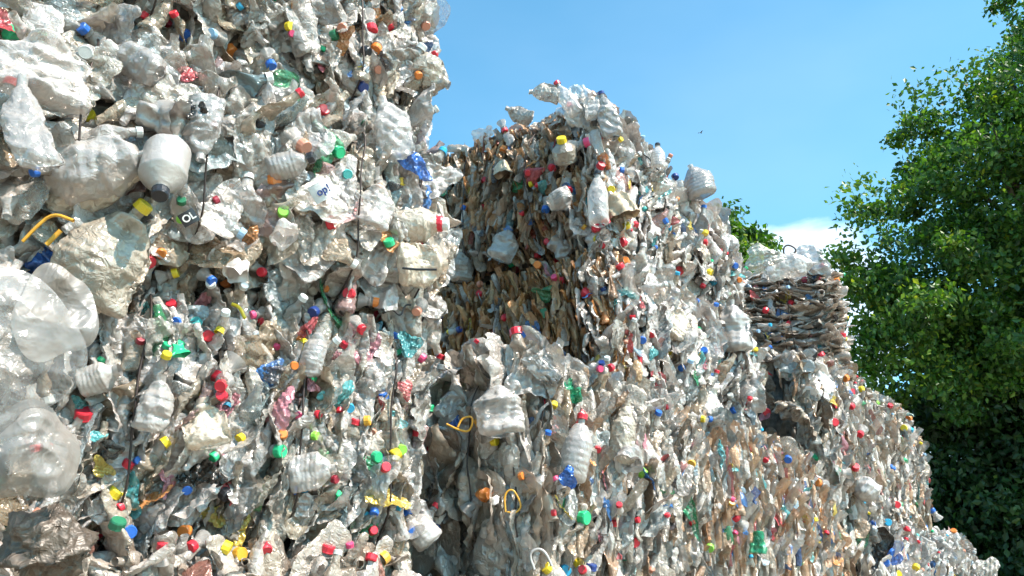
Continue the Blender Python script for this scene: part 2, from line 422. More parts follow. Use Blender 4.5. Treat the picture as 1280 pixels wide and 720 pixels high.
    for rec in indiv_list:
        _, i, Rm, p, s, mk, kd, rv = rec
        nm = PROTO[lod][i]['kind']
        lim = 92 if nm == 'crushed_bottle' else 30
        if counts.get(nm, 0) < lim:
            counts[nm] = counts.get(nm, 0)+1
            m4 = b.inv @ to4(Rm, p, s)
            o = link(nm, proto_mesh(lod, i, mk), root, m4)
            nk = PROTO[lod][i]['neck']
            if nk is not None and rs.uniform() < .42:
                col = rs.choice(['white', 'clear', 'blue', 'red', 'green', 'yellow', 'azure', 'salmon', 'paleblue', 'orange'], p=[.30, .18, .10, .13, .06, .05, .05, .06, .04, .03])
                cd = .031 if kd != 'jug' else .04
                Rc = frame_from(nk[1], (1, .3, .2))
                link('bottle_cap', cap_mesh(str(col)), o, to4(Rc, nk[0]-nk[1]*.006, cd))
        else: add_inst(i, Rm, p, s, mk, rv)
    # merged remainder: one part
    if merged:
        keys = list(merged); Vs, Qs, rn, mi = [], [], [], []; base = 0
        for ki, kk in enumerate(keys):
            for V, Q, rv in merged[kk]:
                Vs.append(V); Qs.append(Q+base); rn.append(np.full(len(V), rv)); mi.append(np.full(len(Q), ki)); base += len(V)
        V = np.concatenate(Vs)@invR.T+invT
        o = link('crushed_plastic', mesh_np('crushed_plastic', V, np.concatenate(Qs), [M[k] for k in keys], np.concatenate(rn), np.concatenate(mi)), root)
        o['kind'] = 'stuff'
    # core: lumpy inset block, its dark colour standing in for shade in the gaps
    Vs, Qs = [], []; base = 0; nn = 14
    inset = .085
    pts = {}
    for face in ('R', 'L', 'T', 'E', 'K'):
        P = []
        for j in range(nn):
            for i in range(nn):
                a = i/(nn-1); c = j/(nn-1)
                p, u, w, n = surf(face, a*.9+.05 if face != 'T' else a*.86+.07, c*.98+.01 if face != 'T' else c*.86+.07, inset)
                if 0 < i < nn-1 and 0 < j < nn-1: p = p+n*rs.uniform(-.03, .03)
                P.append(p)
        Vs.append(np.array(P)); Qs.append(grid_quads(nn, nn, False)+base); base += nn*nn
    V = np.concatenate(Vs)@invR.T+invT
    link('packed_core', mesh_np('packed_core', V, np.concatenate(Qs), [M['core']], smooth=False), root)
    # baling wires
    for face, a in wires:
        pts = []
        for q in range(26):
            c = .0+q/25
            p, u, w, n = surf(face, min(.98, max(.02, a+.006*math.sin(q*.35))), c, -.02+.02*abs(2*c-1)**6*2+.006*math.sin(q*.9))
            pts.append(p)
        o = tube('baling_wire', [np.array(p)@invR.T+invT for p in pts], .0034, M['wire'], root)
    return b

def tube(name, pts, r, mat, parent=None, nu=6, closed=False):
    pts = [np.array(p, float) for p in pts]; V = []
    for i, p in enumerate(pts):
        d = pts[min(i+1, len(pts)-1)]-pts[max(i-1, 0)]
        if closed: d = pts[(i+1) % len(pts)]-pts[i-1]
        d = d/(np.linalg.norm(d)+1e-9)
        x = np.cross(d, (0.3, .2, .9)); x /= np.linalg.norm(x)+1e-9; y = np.cross(d, x)
        rr = r[i] if isinstance(r, (list, np.ndarray)) else r
        for j in range(nu):
            a = 6.2832*j/nu; V.append(p+(x*math.cos(a)+y*math.sin(a))*rr)
    Q = grid_quads(nu, len(pts), True)
    if closed:
        n = len(pts); Q = np.concatenate([Q, np.array([((n-1)*nu+j, (n-1)*nu+(j+1) % nu, (j+1) % nu, j) for j in range(nu)])])
    return link(name, mesh_np(name, np.array(V), Q, [mat]), parent)

def S(mat, **k):
    d = dict(mat=mat); d.update(k); return d
BIG = [('small', .22), ('large', .28), ('jug', .20), ('film', .22), ('cup', .08)]
MIX = [('small', .50), ('large', .20), ('jug', .05), ('film', .20), ('cup', .05)]
PRS = [('strip', .34), ('small', .44), ('large', .12), ('film', .10)]
PRS2 = [('strip', .80), ('small', .16), ('film', .04)]
hid = lambda mat: S(mat, cell=(.14, .2), layers=1, flat=.6, scale=1.3, show=False)
hid_h = lambda mat: S(mat, cell=(.085, .13), layers=1, flat=.6, scale=1.15, show=False)

Z = [0, .83, 1.68, 2.52, 3.36, 4.2]
# --- left stack
XR, YR = xz(546, 2.5, 2.95), 2.95
def left_pt(s): return (XR-.80*s, YR-.60*s)
GL = 'bales of the near left stack'
ba1 = bale('near bale of tightly crushed clear bottles, directly under the bale of big bottles', left_pt(1.28), DR0, 1.28, DL0, 1.1, 1.70, 2.52,
     {'R': S('clear', cell=(.042, .09), layers=3, flat=.46, mix=MIX, flow=.3, scale=.88, jit=.22, lift=.04), 'E': hid('clear'), 'L': S('clear', cell=(.08, .14), layers=2, flat=.5)}, GL, 2, wires=(('R', .22), ('R', .60), ('R', .86)), rnd_edge=.07)
_p = left_pt(1.95); _p = (_p[0]+.045, _p[1]-.06)
ba2 = bale('near bale of big loosely crushed bottles with a yellow-capped oily jug', _p, DR0, 1.97, DL0, 1.1, 2.50, 3.28,
     {'R': S('clear', cell=(.075, .11), layers=3, flat=.85, mix=BIG, axis='v', flow=.9, scale=1.0, jit=.5, lift=.25), 'E': hid('clear'), 'T': hid('clear')}, GL, 2,
     wires=(('R', .34), ('R', .52), ('R', .785), ('R', .93)), rnd_edge=.10, bulge=.07)
ba3 = bale('topmost near bale of white crushed bottles, its lower edge bulging against the sky', left_pt(1.95), DR0, 1.94, DL0, 1.1, 3.27, 4.1,
     {'R': S('clear', cell=(.06, .11), layers=3, flat=.75, mix=MIX, axis='v', flow=.7, jit=.4, lift=.12), 'E': hid('clear')}, GL, 2, wires=(('R', .42), ('R', .80)), rnd_edge=.10, bulge=.06)
pA0 = left_pt(2.30)
ba0 = bale('bale at the far left edge behind a hanging sheet of clear film', (pA0[0]+.02, pA0[1]-.03), DR0, 1.02, DL0, 1.0, 1.70, 2.52,
     {'R': S('clear', cell=(.07, .13), layers=2, flat=.6, mix=MIX, flow=.6)}, GL, 2, rnd_edge=.08)
pz = left_pt(2.1)
bz = bale('low near bale whose top edge shows along the bottom of the left stack', (pz[0]+.05, pz[1]-.07), DR0, 2.02, DL0, 1.2, .86, 1.705,
     {'R': S('grey', cell=(.07, .10), layers=2, flat=.5, mix=[('small', .7), ('large', .15), ('cup', .15)], axis='x', show=True), 'T': S('grey', cell=(.08, .09), layers=1, flat=.6, scale=.8, mix=[('small', 1.)], show=False)}, GL, 1, rnd_edge=.03, name_seed=5)
# --- front middle row
FX, FY = xz(664, 2.52, 3.2), 3.2
def mid_pt(s, f=0.): return (FX+DR[0]*s - DL[0]*f*-1, FY+DR[1]*s - DL[1]*f*-1)
GM = 'bales of the front middle row'
f1 = bale('front middle bale of vertically pressed bottles with one dark wired side', (FX, FY), DR, 1.55, DL, 1.2, 1.66, 2.50,
     {'R': S('stripe', cell=(.03, .11), layers=3, flat=.32, mix=PRS, flow=.16, jit=.12, scale=.95), 'L': S('grey', cell=(.11, .16), layers=2, flat=.9, mix=[('film', .5), ('large', .3), ('jug', .2)], scale=1.45, lift=.05, jit=.1), 'T': hid('clear')}, GM, 1,
     wires=(('L', .52), ('L', .78), ('L', .93), ('R', .05)), rnd_edge=.06)
p2 = mid_pt(1.58)
f2 = bale('long bale of orange tinted pressed plastic in thin vertical layers', p2, DR, 2.2, DL, 1.2, 1.66, 2.50,
     {'R': S('orange', cell=(.021, .10), layers=2, flat=.08, mix=PRS2, flow=.08, jit=.05, scale=.85, lift=.03), 'T': hid('clear'), 'E': hid('stripe')}, GM, 0, rnd_edge=.05, tweak={'R0': (.10, .0, 0), 'R1': (-.02, 0, 0)})
# --- tower
TX, TY = xz(752, 4.2, 4.02), 4.02
def tow_pt(s, l=0.): return (TX+DR[0]*s+DL[0]*l, TY+DR[1]*s+DL[1]*l)
GT = 'bales of the tall middle stack'
t3 = bale('topmost middle bale, shaded brown side and a heaped peak of bottles against the sky', tow_pt(0), DR, .85, DL, 1.35, 3.33, 4.14,
     {'L': S('brown', cell=(.028, .085), layers=3, flat=.28, mix=[('strip', .3), ('small', .5), ('film', .12), ('cup', .08)], flow=.3, jit=.25, scale=.66), 'R': S('white', cell=(.055, .11), layers=3, flat=.72, mix=MIX, flow=.5), 'T': S('stripe', cell=(.11, .13), layers=2, flat=.5, mix=MIX, show=False)}, GT, 1,
     wires=(('L', .3), ('L', .66)), rnd_edge=.06, tweak={'N1': (0, 0, .10), 'L1': (0, 0, .10), 'R1': (0, 0, -.02)})
t2 = bale('lower middle bale with a dark orange brown side in the shade under the peak', tow_pt(-.02, -.03), DR, 1.45, DL, 1.4, 2.50, 3.30,
     {'L': S('shade_brown', cell=(.026, .085), layers=3, flat=.15, mix=[('strip', .45), ('small', .5), ('film', .05)], flow=.15, jit=.14, scale=.68, lift=.06), 'R': S('white', cell=(.055, .11), layers=3, flat=.68, mix=MIX, flow=.5, scale=1.05)}, GT, 1, rnd_edge=.07)
t4 = bale('high bright white bale sloping down to the right behind the peak', tow_pt(.80), DR, 1.15, DL, 1.3, 3.33, 4.05,
     {'R': S('white', cell=(.07, .11), layers=3, flat=.72, mix=BIG, flow=.6, scale=1.1, lift=.2), 'T': S('white', cell=(.12, .13), layers=2, flat=.6, mix=MIX, show=False), 'E': hid('white')}, GT, 1, rnd_edge=.09, tweak={'R1': (-.06, -.10, -.04)})
t5 = bale('bright white bale with yellow and blue caps under the sloping one', tow_pt(1.40, -.04), DR, .47, DL, 1.3, 2.50, 3.36,
     {'R': S('white', cell=(.065, .11), layers=3, flat=.72, mix=BIG, flow=.6, scale=1.1, lift=.2), 'T': S('white', cell=(.12, .13), layers=1, flat=.8, mix=MIX, show=False), 'E': hid('white')}, GT, 1, rnd_edge=.08)
# --- right group
GG = 'bales of the far right stack'
g1x, g1y = xz(1024, 4.1, 6.75), 6.75
DG1, DG2 = np.array([.31, .95, 0]), np.array([-.95, .31, 0])
g1 = bale('grey bale of horizontal flattened layers with a loop of wire on top', (g1x+.12, g1y), DG1, 1.0, DG2, 1.5, 3.36, 4.27,
     {'L': S('grey', cell=(.12, .042), layers=3, flat=.25, axis='h', mix=[('small', .55), ('large', .2), ('strip', .15), ('film', .1)], flow=.2, jit=.16, scale=1.0), 'R': S('grey', cell=(.14, .04), layers=2, flat=.2, axis='h', mix=PRS), 'T': S('white', cell=(.13, .14), layers=2, flat=.7, mix=MIX, show=False)}, GG, 0,
     wires=(('L', .46), ('L', .70), ('L', .745)), rnd_edge=.06)
g2x, g2y = xz(1012, 3.3, 6.0), 6.0
g2 = bale('rounded pressed bale with a strip of dirty film hanging at its left corner', (g2x, g2y), DR, 1.8, DL, 1.0, 2.13, 3.34,
     {'R': S('stripe', cell=(.035, .12), layers=2, flat=.25, mix=PRS, flow=.2, scale=.95), 'L': S('sack', cell=(.12, .16), layers=1, flat=.8, mix=MIX, sink=.05), 'T': S('stripe', cell=(.12, .13), layers=2, flat=.7, mix=MIX, show=False)}, GG, 0, rnd_edge=.10)  # dark sack plastic on the left face paints in the shade of the recess
g2b = bale('farthest right bale of pressed bottles whose top edge rounds off beside the dark trees', (g2x+DR[0]*1.78, g2y+DR[1]*1.78), DR, 1.7, DL, 1.0, 2.13, 3.34,
     {'R': S('stripe', cell=(.038, .12), layers=2, flat=.25, mix=PRS, flow=.2, scale=.95), 'T': S('stripe', cell=(.12, .13), layers=2, flat=.7, mix=MIX, show=False), 'E': hid('stripe')}, GG, 0, rnd_edge=.11, tweak={'R0': (.0, .0, 0), 'R1': (-.02, -.02, .03)})
g3x, g3y = xz(1090, 2.1, 6.7), 6.7
g3 = bale('low far bale at the bottom right with blue scraps on its near corner', (g3x, g3y), DR, 1.9, DL, 1.0, 1.40, 2.15,
     {'R': S('white', cell=(.06, .11), layers=2, flat=.5, mix=MIX), 'L': S('white', cell=(.09, .13), layers=2, flat=.6, mix=MIX), 'T': S('white', cell=(.11, .12), layers=2, flat=.7, mix=MIX, show=False)}, GG, 0, rnd_edge=.10)
g3b = bale('low farthest bale at the right end of the pile with loose film poking out', (g3x+DR[0]*1.88, g3y+DR[1]*1.88), DR, 2.5, DL, 1.0, 1.40, 2.17,
     {'R': S('white', cell=(.065, .12), layers=2, flat=.5, mix=MIX), 'T': S('white', cell=(.12, .13), layers=2, flat=.7, mix=MIX, show=False), 'E': hid('white')}, GG, 0, rnd_edge=.12)
# --- the unseen carrying rows (they only hold up what the photograph shows)
GS = 'carrying bales at the foot of the pile'
def support(p, dR, lR, dL, lL, z0, z1, where):
    return bale('carrying bale at the foot of the pile, hidden below '+where, p, dR, lR, dL, lL, z0, z1, {'R': hid_h('stripe'), 'L': hid_h('grey')}, GS, 0, indiv=False, rnd_edge=.04)
support((pz[0]+.02, pz[1]-.03), DR0, 2.0, DL0, 1.2, 0, .87, 'the near left stack')
support(mid_pt(0), DR, 1.9, DL, 1.2, .82, 1.67, 'the front middle bale'); support(mid_pt(1.95), DR, 1.95, DL, 1.2, .82, 1.67, 'the orange tinted bale')
support(mid_pt(0), DR, 1.9, DL, 1.2, 0, .83, 'the front middle bale'); support(mid_pt(1.95), DR, 1.95, DL, 1.2, 0, .83, 'the orange tinted bale')
for k in range(3):
    support(tow_pt(.35, .25), DR, 2.1, DL, 1.2, .835*k, .835*(k+1)+.01, 'the tall middle stack')
    support((g2x+DL[0]*.05, g2y+.05), DR, 3.4, DL, 1.0, .712*k, .712*(k+1)+.01, 'the far right stack')
support((g1x+.12, g1y), DG1, 1., DG2, 1.5, 2.5, 3.37, 'the grey layered bale')
for k in range(3):
    support((g1x+.12, g1y+.0), DG1, 1., DG2, 1.5, .835*k, .835*(k+1)+.01, 'the grey layered bale')
support((g3x, g3y), DR, 4.3, DL, 1.0, 0, 1.41, 'the low far bales')

for b, nm in ((ba1, 'a1'), (ba2, 'a2'), (f1, 'f1'), (f2, 'f2'), (t3, 't3'), (t4, 't4'), (t5, 't5'), (g1, 'g1'), (g2, 'g2'), (g2b, 'g2b'), (g3b, 'g3b')):
    print(nm, {k: tuple(round(q) for q in project(v)) for k, v in b.cor.items() if k[0] in 'NRL'})

# ------------------------------------------------------------------ single pieces one can make out in the pile
def zone_hit():
    dg = bpy.context.evaluated_depsgraph_get()
    byname = {b.root.name: b for b in BALES}
    def hit(px, py):
        for dx, dy in ((0, 0), (-3, 2), (-5, 4), (3, 3), (-8, 8), (0, 10)):
            ok, loc, nor, _, ob, _ = scene.ray_cast(dg, cam.location, ray(px+dx, py+dy))
            if ok:
                r = ob
                while r.parent: r = r.parent
                if r.name in byname: return np.array(loc), np.array(nor), byname[r.name]
        return None
    return hit
HIT = zone_hit()
rsH = np.random.RandomState(77)
def local(b, R, t, s=1.): return b.inv @ to4(R, t, s)
def place_all():
    caps = []; out = []
    # --- collect every hit first (linking objects would restart the depsgraph)
    for px, py, d, col in CAPS:
        h = HIT(px, py)
        if h is None: continue
        loc, nor, b = h
        caps.append((px, py, d, col, loc, b))
    for rec in HERO:
        pm = rec['at'] if 'at' in rec else None
        h = HIT(*pm) if pm else None
        if h is None and 'Y' not in rec: continue
        out.append((rec, h))
    for px, py, d, col, loc, b in caps:
        vd = loc-np.array((0, 0, CAMZ)); dist = np.linalg.norm(vd); vd /= dist
        s = min(max(d*1.0*(dist*vd.dot((0, CP, SP)))/F, .026), .062)
        ax = -vd*.55 + rsH.normal(size=3)*.55 + np.array((.15, 0, .05)); ax /= np.linalg.norm(ax)
        if ax.dot(-vd) < .05: ax += -vd*.5; ax /= np.linalg.norm(ax)
        R = frame_from(ax, (rsH.normal(), .3, rsH.normal()))
        o = link('bottle_cap', cap_mesh(col), b.root, local(b, R, loc+vd*s*.05-ax*s*.25, s))
        if d >= 8 and rsH.uniform() < .6:      # the neck it is screwed on
            link('bottle_neck', NECK, o)
    for rec, h in out:
        b = h[2] if h else rec['bale']
        if 'Y' in rec: Yd = rec['Y']
        else: Yd = h[0][1]-rec.get('lift', .02)
        rec['f'](b, Yd, rec)
neckV = np.array([[r*math.cos(a), r*math.sin(a), z] for r, z in ((.40, .1), (.40, -.25), (.52, -.28), (.52, -.36), (.40, -.40), (.42, -.6), (.62, -1.0), (.8, -1.4)) for a in np.linspace(0, 6.2832, 16, endpoint=False)])
NECK = mesh_np('bottle_neck', neckV, grid_quads(16, 8, True), [M['hero_clear']])

def f_bottle(b, Y, r):
    p0 = np.array(at(*r['p0'], Y)); p1 = np.array(at(*r['p1'], Y-r.get('tip', 0)))
    Lb = np.linalg.norm(p1-p0)
    dist = Y/ray(*r['p0']).y; R = r['d']/2*(dist*CP)/F*1.0
    p = proto_bottle(r.get('seed', int(p0[0]*1000) % 900), 44, 54, Lb, R, r.get('flat', .6), r.get('ribs', True), r.get('jug', False), r.get('crush', .5))
    vd = (p0+p1)/2-np.array((0, 0, CAMZ))
    Rm = frame_from(p1-p0, vd)
    o = link(r.get('name', 'plastic_bottle'), mesh_np('plastic_bottle', p['V'], p['Q'], [M[r.get('mat', 'hero_clear')]]), b.root, local(b, Rm, (p0+p1)/2))
    if r.get('cap'):
        nk = p['neck']; s = r.get('cd', r['d']*.36)*(dist*CP)/F
        link('bottle_cap', cap_mesh(r['cap']), o, to4(frame_from(nk[1], (1, .2, .1)), nk[0]-nk[1]*s*.25, s))
        if r.get('ring'):
            link('neck_ring', cap_mesh(r['ring']), o, to4(frame_from(nk[1], (1, .2, .1)), nk[0]-nk[1]*s*.85, s*1.25))
def f_film(b, Y, r):
    p0 = np.array(at(*r['p0'], Y)); dist = Y/ray(*r['p0']).y; k = dist*CP/F
    w, h = r['w']*k, r['h']*k
    p = proto_film(r.get('seed', int(r['p0'][0])), 30, 30, h, w)
    V = p['V'].copy(); V[:, 0] *= r.get('crumple', 1.)
    vd = p0-np.array((0, 0, CAMZ)); vd /= np.linalg.norm(vd)
    up = UP*math.cos(r.get('rot', 0))+np.array((1, 0, 0))*math.sin(r.get('rot', 0))
    Rm = frame_from(up, -vd+np.array((.2, 0, .3)))
    link(r.get('name', 'plastic_film'), mesh_np('plastic_film', V, p['Q'], [M[r.get('mat', 'white')]]), b.root, local(b, Rm, p0))
def f_cup(b, Y, r):
    p0 = np.array(at(*r['p0'], Y)); p1 = np.array(at(*r['p1'], Y-r.get('tip', 0))); dist = Y/ray(*r['p0']).y; R = r['d']/2*dist*CP/F
    p = proto_cup(int(r['p0'][0]) % 300, 28, 16, np.linalg.norm(p1-p0), R)
    V = p['V'].copy(); V[:, 0] *= r.get('round', 1.5)
    link(r.get('name', 'plastic_tub'), mesh_np('plastic_tub', V, p['Q'], [M[r.get('mat', 'hero_white')]]), b.root, local(b, frame_from(p1-p0, (p0-np.array((0, 0, CAMZ)))), (p0+p1)/2))
def f_tube(b, Y, r):
    pts = [np.array(at(x, y, Y)) for x, y in r['pts']]
    # smooth the path
    for _ in range(2):
        q = [pts[0]]
        for a, c in zip(pts, pts[1:]): q += [a*.75+c*.25, a*.25+c*.75]
        q.append(pts[-1]); pts = q
    rr = r['r']*Y/F
    pts = [np.array(b.inv @ Vector(p)) for p in pts]
    tube(r['name'], pts, rr, M[r['mat']], b.root, 8)
def f_ribbon(b, Y, r):
    pts = [np.array(at(x, y, Y+dy)) for x, y, dy in r['pts']]
    V = []; n = 10; rs = np.random.RandomState(3); m = 40; P = []
    for k in range(m):
        g = k/(m-1)*(len(pts)-1); i = min(int(g), len(pts)-2); f = g-i; c = pts[i]*(1-f)+pts[i+1]*f
        d = pts[i+1]-pts[i]; d /= np.linalg.norm(d); s = np.cross(d, (0, 1, 0)); s /= np.linalg.norm(s)
        for j in range(n):
            q = j/(n-1)*2-1; w = r['w']*Y/F*(.5+.25*math.sin(k*.4))
            V.append(c+s*q*w+np.array((0, -1, 0))*(.05*math.cos(q*2.5)+.02*math.sin(k*.9+j)))
    V = np.array(V); V += waves(V, rs, .022, 38, 4)[:, None]*np.array((.7, 1, .5))
    V = np.array([b.inv @ Vector(v) for v in V])
    link(r['name'], mesh_np('hanging_film', V, grid_quads(n, m, False), [M[r['mat']]]), b.root)
def f_label(b, Y, r):
    c = np.array(at(*r['p0'], Y)); k = Y/F
    vd = c-np.array((0, 0, CAMZ)); vd /= np.linalg.norm(vd)
    nrm = -vd+np.array((.15, 0, .1)); nrm /= np.linalg.norm(nrm)
    a = r['rot']; right = np.cross(UP, nrm); right /= np.linalg.norm(right); up = np.cross(nrm, right)
    X = right*math.cos(a)+up*math.sin(a); Yv = np.cross(nrm, X)
    R = np.stack([X, Yv, nrm], 1)
    n = 12; P = []
    for j in range(n):
        for i in range(n):
            x = (i/(n-1)-.5)*r['w']*k; y = (j/(n-1)-.5)*r['h']*k
            P.append((x, y, -6*x*x))
    pl = link('bottle_label', mesh_np('bottle_label', np.array(P), grid_quads(n, n, False), [M[r['bg']]]), b.root, local(b, R, c))
    cu = bpy.data.curves.new('lettering', 'FONT'); cu.body = r['text']; cu.size = r['size']*k; cu.align_x = 'CENTER'; cu.align_y = 'CENTER'; cu.extrude = .0004; cu.offset = r['size']*k*.02
    to = bpy.data.objects.new('lettering', cu); C.objects.link(to)
    me = bpy.data.meshes.new_from_object(to.evaluated_get(bpy.context.evaluated_depsgraph_get()))
    bpy.data.objects.remove(to); me.materials.clear(); me.materials.append(M[r['fg']])
    link('lettering', me, pl, Matrix.Translation((0, 0, .0022)))

CAPS = []
for line in """19,45,26,green;104,36,15,blue;119,49,20,clear;107,66,18,clear;180,20,16,red;232,45,16,blue;265,42,13,paleblue;288,63,16,orange;110,145,19,yellow;264,158,17,red;210,28,12,dkred
362,33,12,yellow;365,42,9,pink;418,44,14,dkgreen;428,35,13,salmon;464,37,16,red;486,32,14,red;457,65,16,black;470,61,14,orange;402,61,10,green;339,81,13,blue;473,87,11,salmon;404,138,15,red;452,153,14,dkgreen;453,109,15,navy;532,32,12,salmon;325,155,14,black;380,183,18,salmon;423,190,16,green;492,170,15,azure;343,225,17,orange;434,218,13,teal;502,228,12,yellow;473,233,14,orange;523,94,10,orange;556,40,12,black;543,68,9,red;300,8,9,azure
183,268,17,black;165,319,8,blue;186,327,17,red;190,341,16,blue;219,341,13,yellow;201,317,13,orange;265,351,12,blue;282,353,13,orange;214,380,13,red;220,402,12,blue;245,403,14,teal;260,420,15,red;275,414,13,yellow;224,433,15,green;208,432,9,green;315,394,11,pink;176,425,12,dkred;125,452,12,green;274,473,20,red;227,251,12,dkgreen;226,274,11,lime;270,251,12,dkred
355,265,16,lime;414,279,17,red;486,303,14,green;436,367,15,red;470,378,13,orange;327,400,14,red;379,430,15,yellow;373,425,9,orange;432,432,14,red;453,412,13,red;392,390,14,navy;368,457,10,orange;391,473,11,green;495,419,10,blue;497,440,11,green;528,448,12,pink;345,433,10,pink;526,306,13,red;327,340,12,red;407,361,10,orange;473,393,14,dkred;521,389,12,salmon
105,518,22,red;207,553,15,yellow;144,616,19,yellow;160,580,15,red;173,576,11,blue;267,571,13,green;300,548,13,yellow;276,482,15,red;277,494,14,red;284,508,10,azure;234,613,11,blue;282,618,17,black;162,665,17,blue;150,634,8,red;122,670,13,red;203,682,14,red;231,664,17,orange;239,684,16,red;222,678,12,cream;283,685,18,yellow;300,693,18,amber;147,655,20,dkgreen
437,510,12,azure;425,514,11,red;444,527,13,red;459,526,13,amber;398,518,10,red;373,520,10,pink;353,543,13,orange;350,564,17,green;394,545,12,lime;466,540,10,salmon;471,571,14,green;482,584,13,red;502,562,13,lime;494,568,17,yellow;523,541,15,red;369,613,11,blue;380,608,15,azure;420,620,15,green;468,640,12,blue;457,644,10,azure;466,663,12,red;508,645,16,blue;510,664,17,blue;499,634,9,azure;410,686,17,red;331,686,18,red;437,681,9,pink;464,697,15,red;480,697,17,amber;545,632,10,red;419,599,11,dkred
703,104,10,red;714,105,10,red;740,109,10,orange;757,133,9,paleblue;714,131,11,red;626,148,9,lime;631,163,8,red;734,178,13,magenta;751,207,11,red;690,210,10,red;711,237,10,red;630,187,11,orange;777,213,9,blue;764,237,10,yellow;806,262,8,teal;682,262,10,blue;663,277,9,blue;652,267,7,red;604,259,7,red;605,225,8,red;660,216,8,red;664,230,8,yellow;671,231,7,red;580,260,7,blue;684,302,9,red;757,277,11,red;745,285,12,red;783,282,10,yellow;794,281,9,red;747,299,11,yellow;778,303,12,red;753,307,8,red;832,276,8,blue;697,316,10,amber;730,284,8,amber
847,219,9,navy;881,291,9,yellow;882,303,8,red;781,327,12,orange;775,333,11,red;849,338,12,red;887,341,10,yellow;890,352,11,azure;919,332,8,blue;837,285,7,azure;1035,325,10,red;1045,350,11,orange;1006,350,8,dkred;1024,349,7,red;924,350,7,orange;989,380,9,red
639,331,8,green;646,337,10,dkred;672,331,10,orange;672,320,9,red;696,325,8,red;600,367,10,red;600,355,8,salmon;631,397,9,red;653,418,9,blue;562,415,8,yellow;574,412,8,navy;596,427,8,red;733,366,13,red;755,362,9,navy;703,351,10,red;693,347,9,pink;791,396,8,red;803,425,10,blue;813,418,12,red;799,449,14,red;837,442,11,yellow;750,461,9,pink;763,460,10,red;752,454,8,navy;691,506,12,yellow;682,503,9,red;823,516,9,blue;833,509,7,red;600,512,11,orange;600,527,15,amber
852,460,9,blue;880,438,9,blue;943,437,9,yellow;957,388,8,red;986,404,7,red;962,468,8,red;937,498,7,red;917,513,9,blue;958,515,10,red;879,524,9,yellow;887,524,8,blue;1026,444,12,red;1053,419,9,red;1066,490,8,red;1077,487,9,yellow;1096,504,7,lime;1113,507,7,red;1064,508,9,red;1043,507,8,red;1043,528,13,red;990,508,12,red;1057,473,9,orange
618,551,13,yellow;652,595,10,orange;603,619,17,orange;598,514,11,orange;695,599,10,pink;730,647,18,green;692,641,8,red;803,592,14,lime;774,631,8,red;793,678,13,red;767,653,12,red;683,710,14,yellow;723,704,13,yellow;739,709,14,navy;728,712,11,red;707,713,14,azure;797,650,8,red;747,562,9,red;834,644,7,red
864,580,11,amber;919,646,12,red;916,625,8,pink;914,629,9,amber;919,666,7,pink;887,685,11,lime;1022,603,10,orange;1018,650,9,yellow;1033,666,7,red;1047,590,9,green;1069,584,11,red;1020,571,9,green;985,574,10,blue;957,575,7,red;1075,543,9,red;1115,585,10,blue;1136,523,8,orange;1141,535,9,azure;1130,535,10,yellow;1131,576,7,green;1121,631,10,red;1165,638,9,blue;1192,645,8,red;1134,662,8,red;1145,670,7,teal;1090,655,9,blue;1113,690,12,blue;1145,709,9,yellow;1107,703,11,blue;1122,718,12,yellow;1110,653,9,azure;1200,656,8,orange""".replace('\n', ';').split(';'):
    a = line.split(','); CAPS.append((float(a[0]), float(a[1]), float(a[2]), 'pink' if a[3] == 'magenta' else a[3]))
B_ = lambda at_, p0, p1, d, **k: dict(f=f_bottle, at=at_, p0=p0, p1=p1, d=d, **k)
FM = lambda p0, w, h, **k: dict(f=f_film, at=p0, p0=p0, w=w, h=h, **k)
CU = lambda p0, p1, d, **k: dict(f=f_cup, at=((p0[0]+p1[0])/2, (p0[1]+p1[1])/2), p0=p0, p1=p1, d=d, **k)
TB = lambda pts, r, mat, name, **k: dict(f=f_tube, at=pts[len(pts)//2], pts=pts, r=r, mat=mat, name=name, **k)
M['teal_film'] = plastic('teal_film', [(0, (.10, .50, .55))], .35, .15, .2)
M['blue_film'] = plastic('blue_film', [(0, (.03, .16, .60))], .1, .15, .2)
M['green_film'] = plastic('green_film', [(0, (.02, .36, .18))], .3, .12, .3)
M['black_film'] = plastic('black_film', [(0, (.03, .03, .03))], 0, .2, .3)
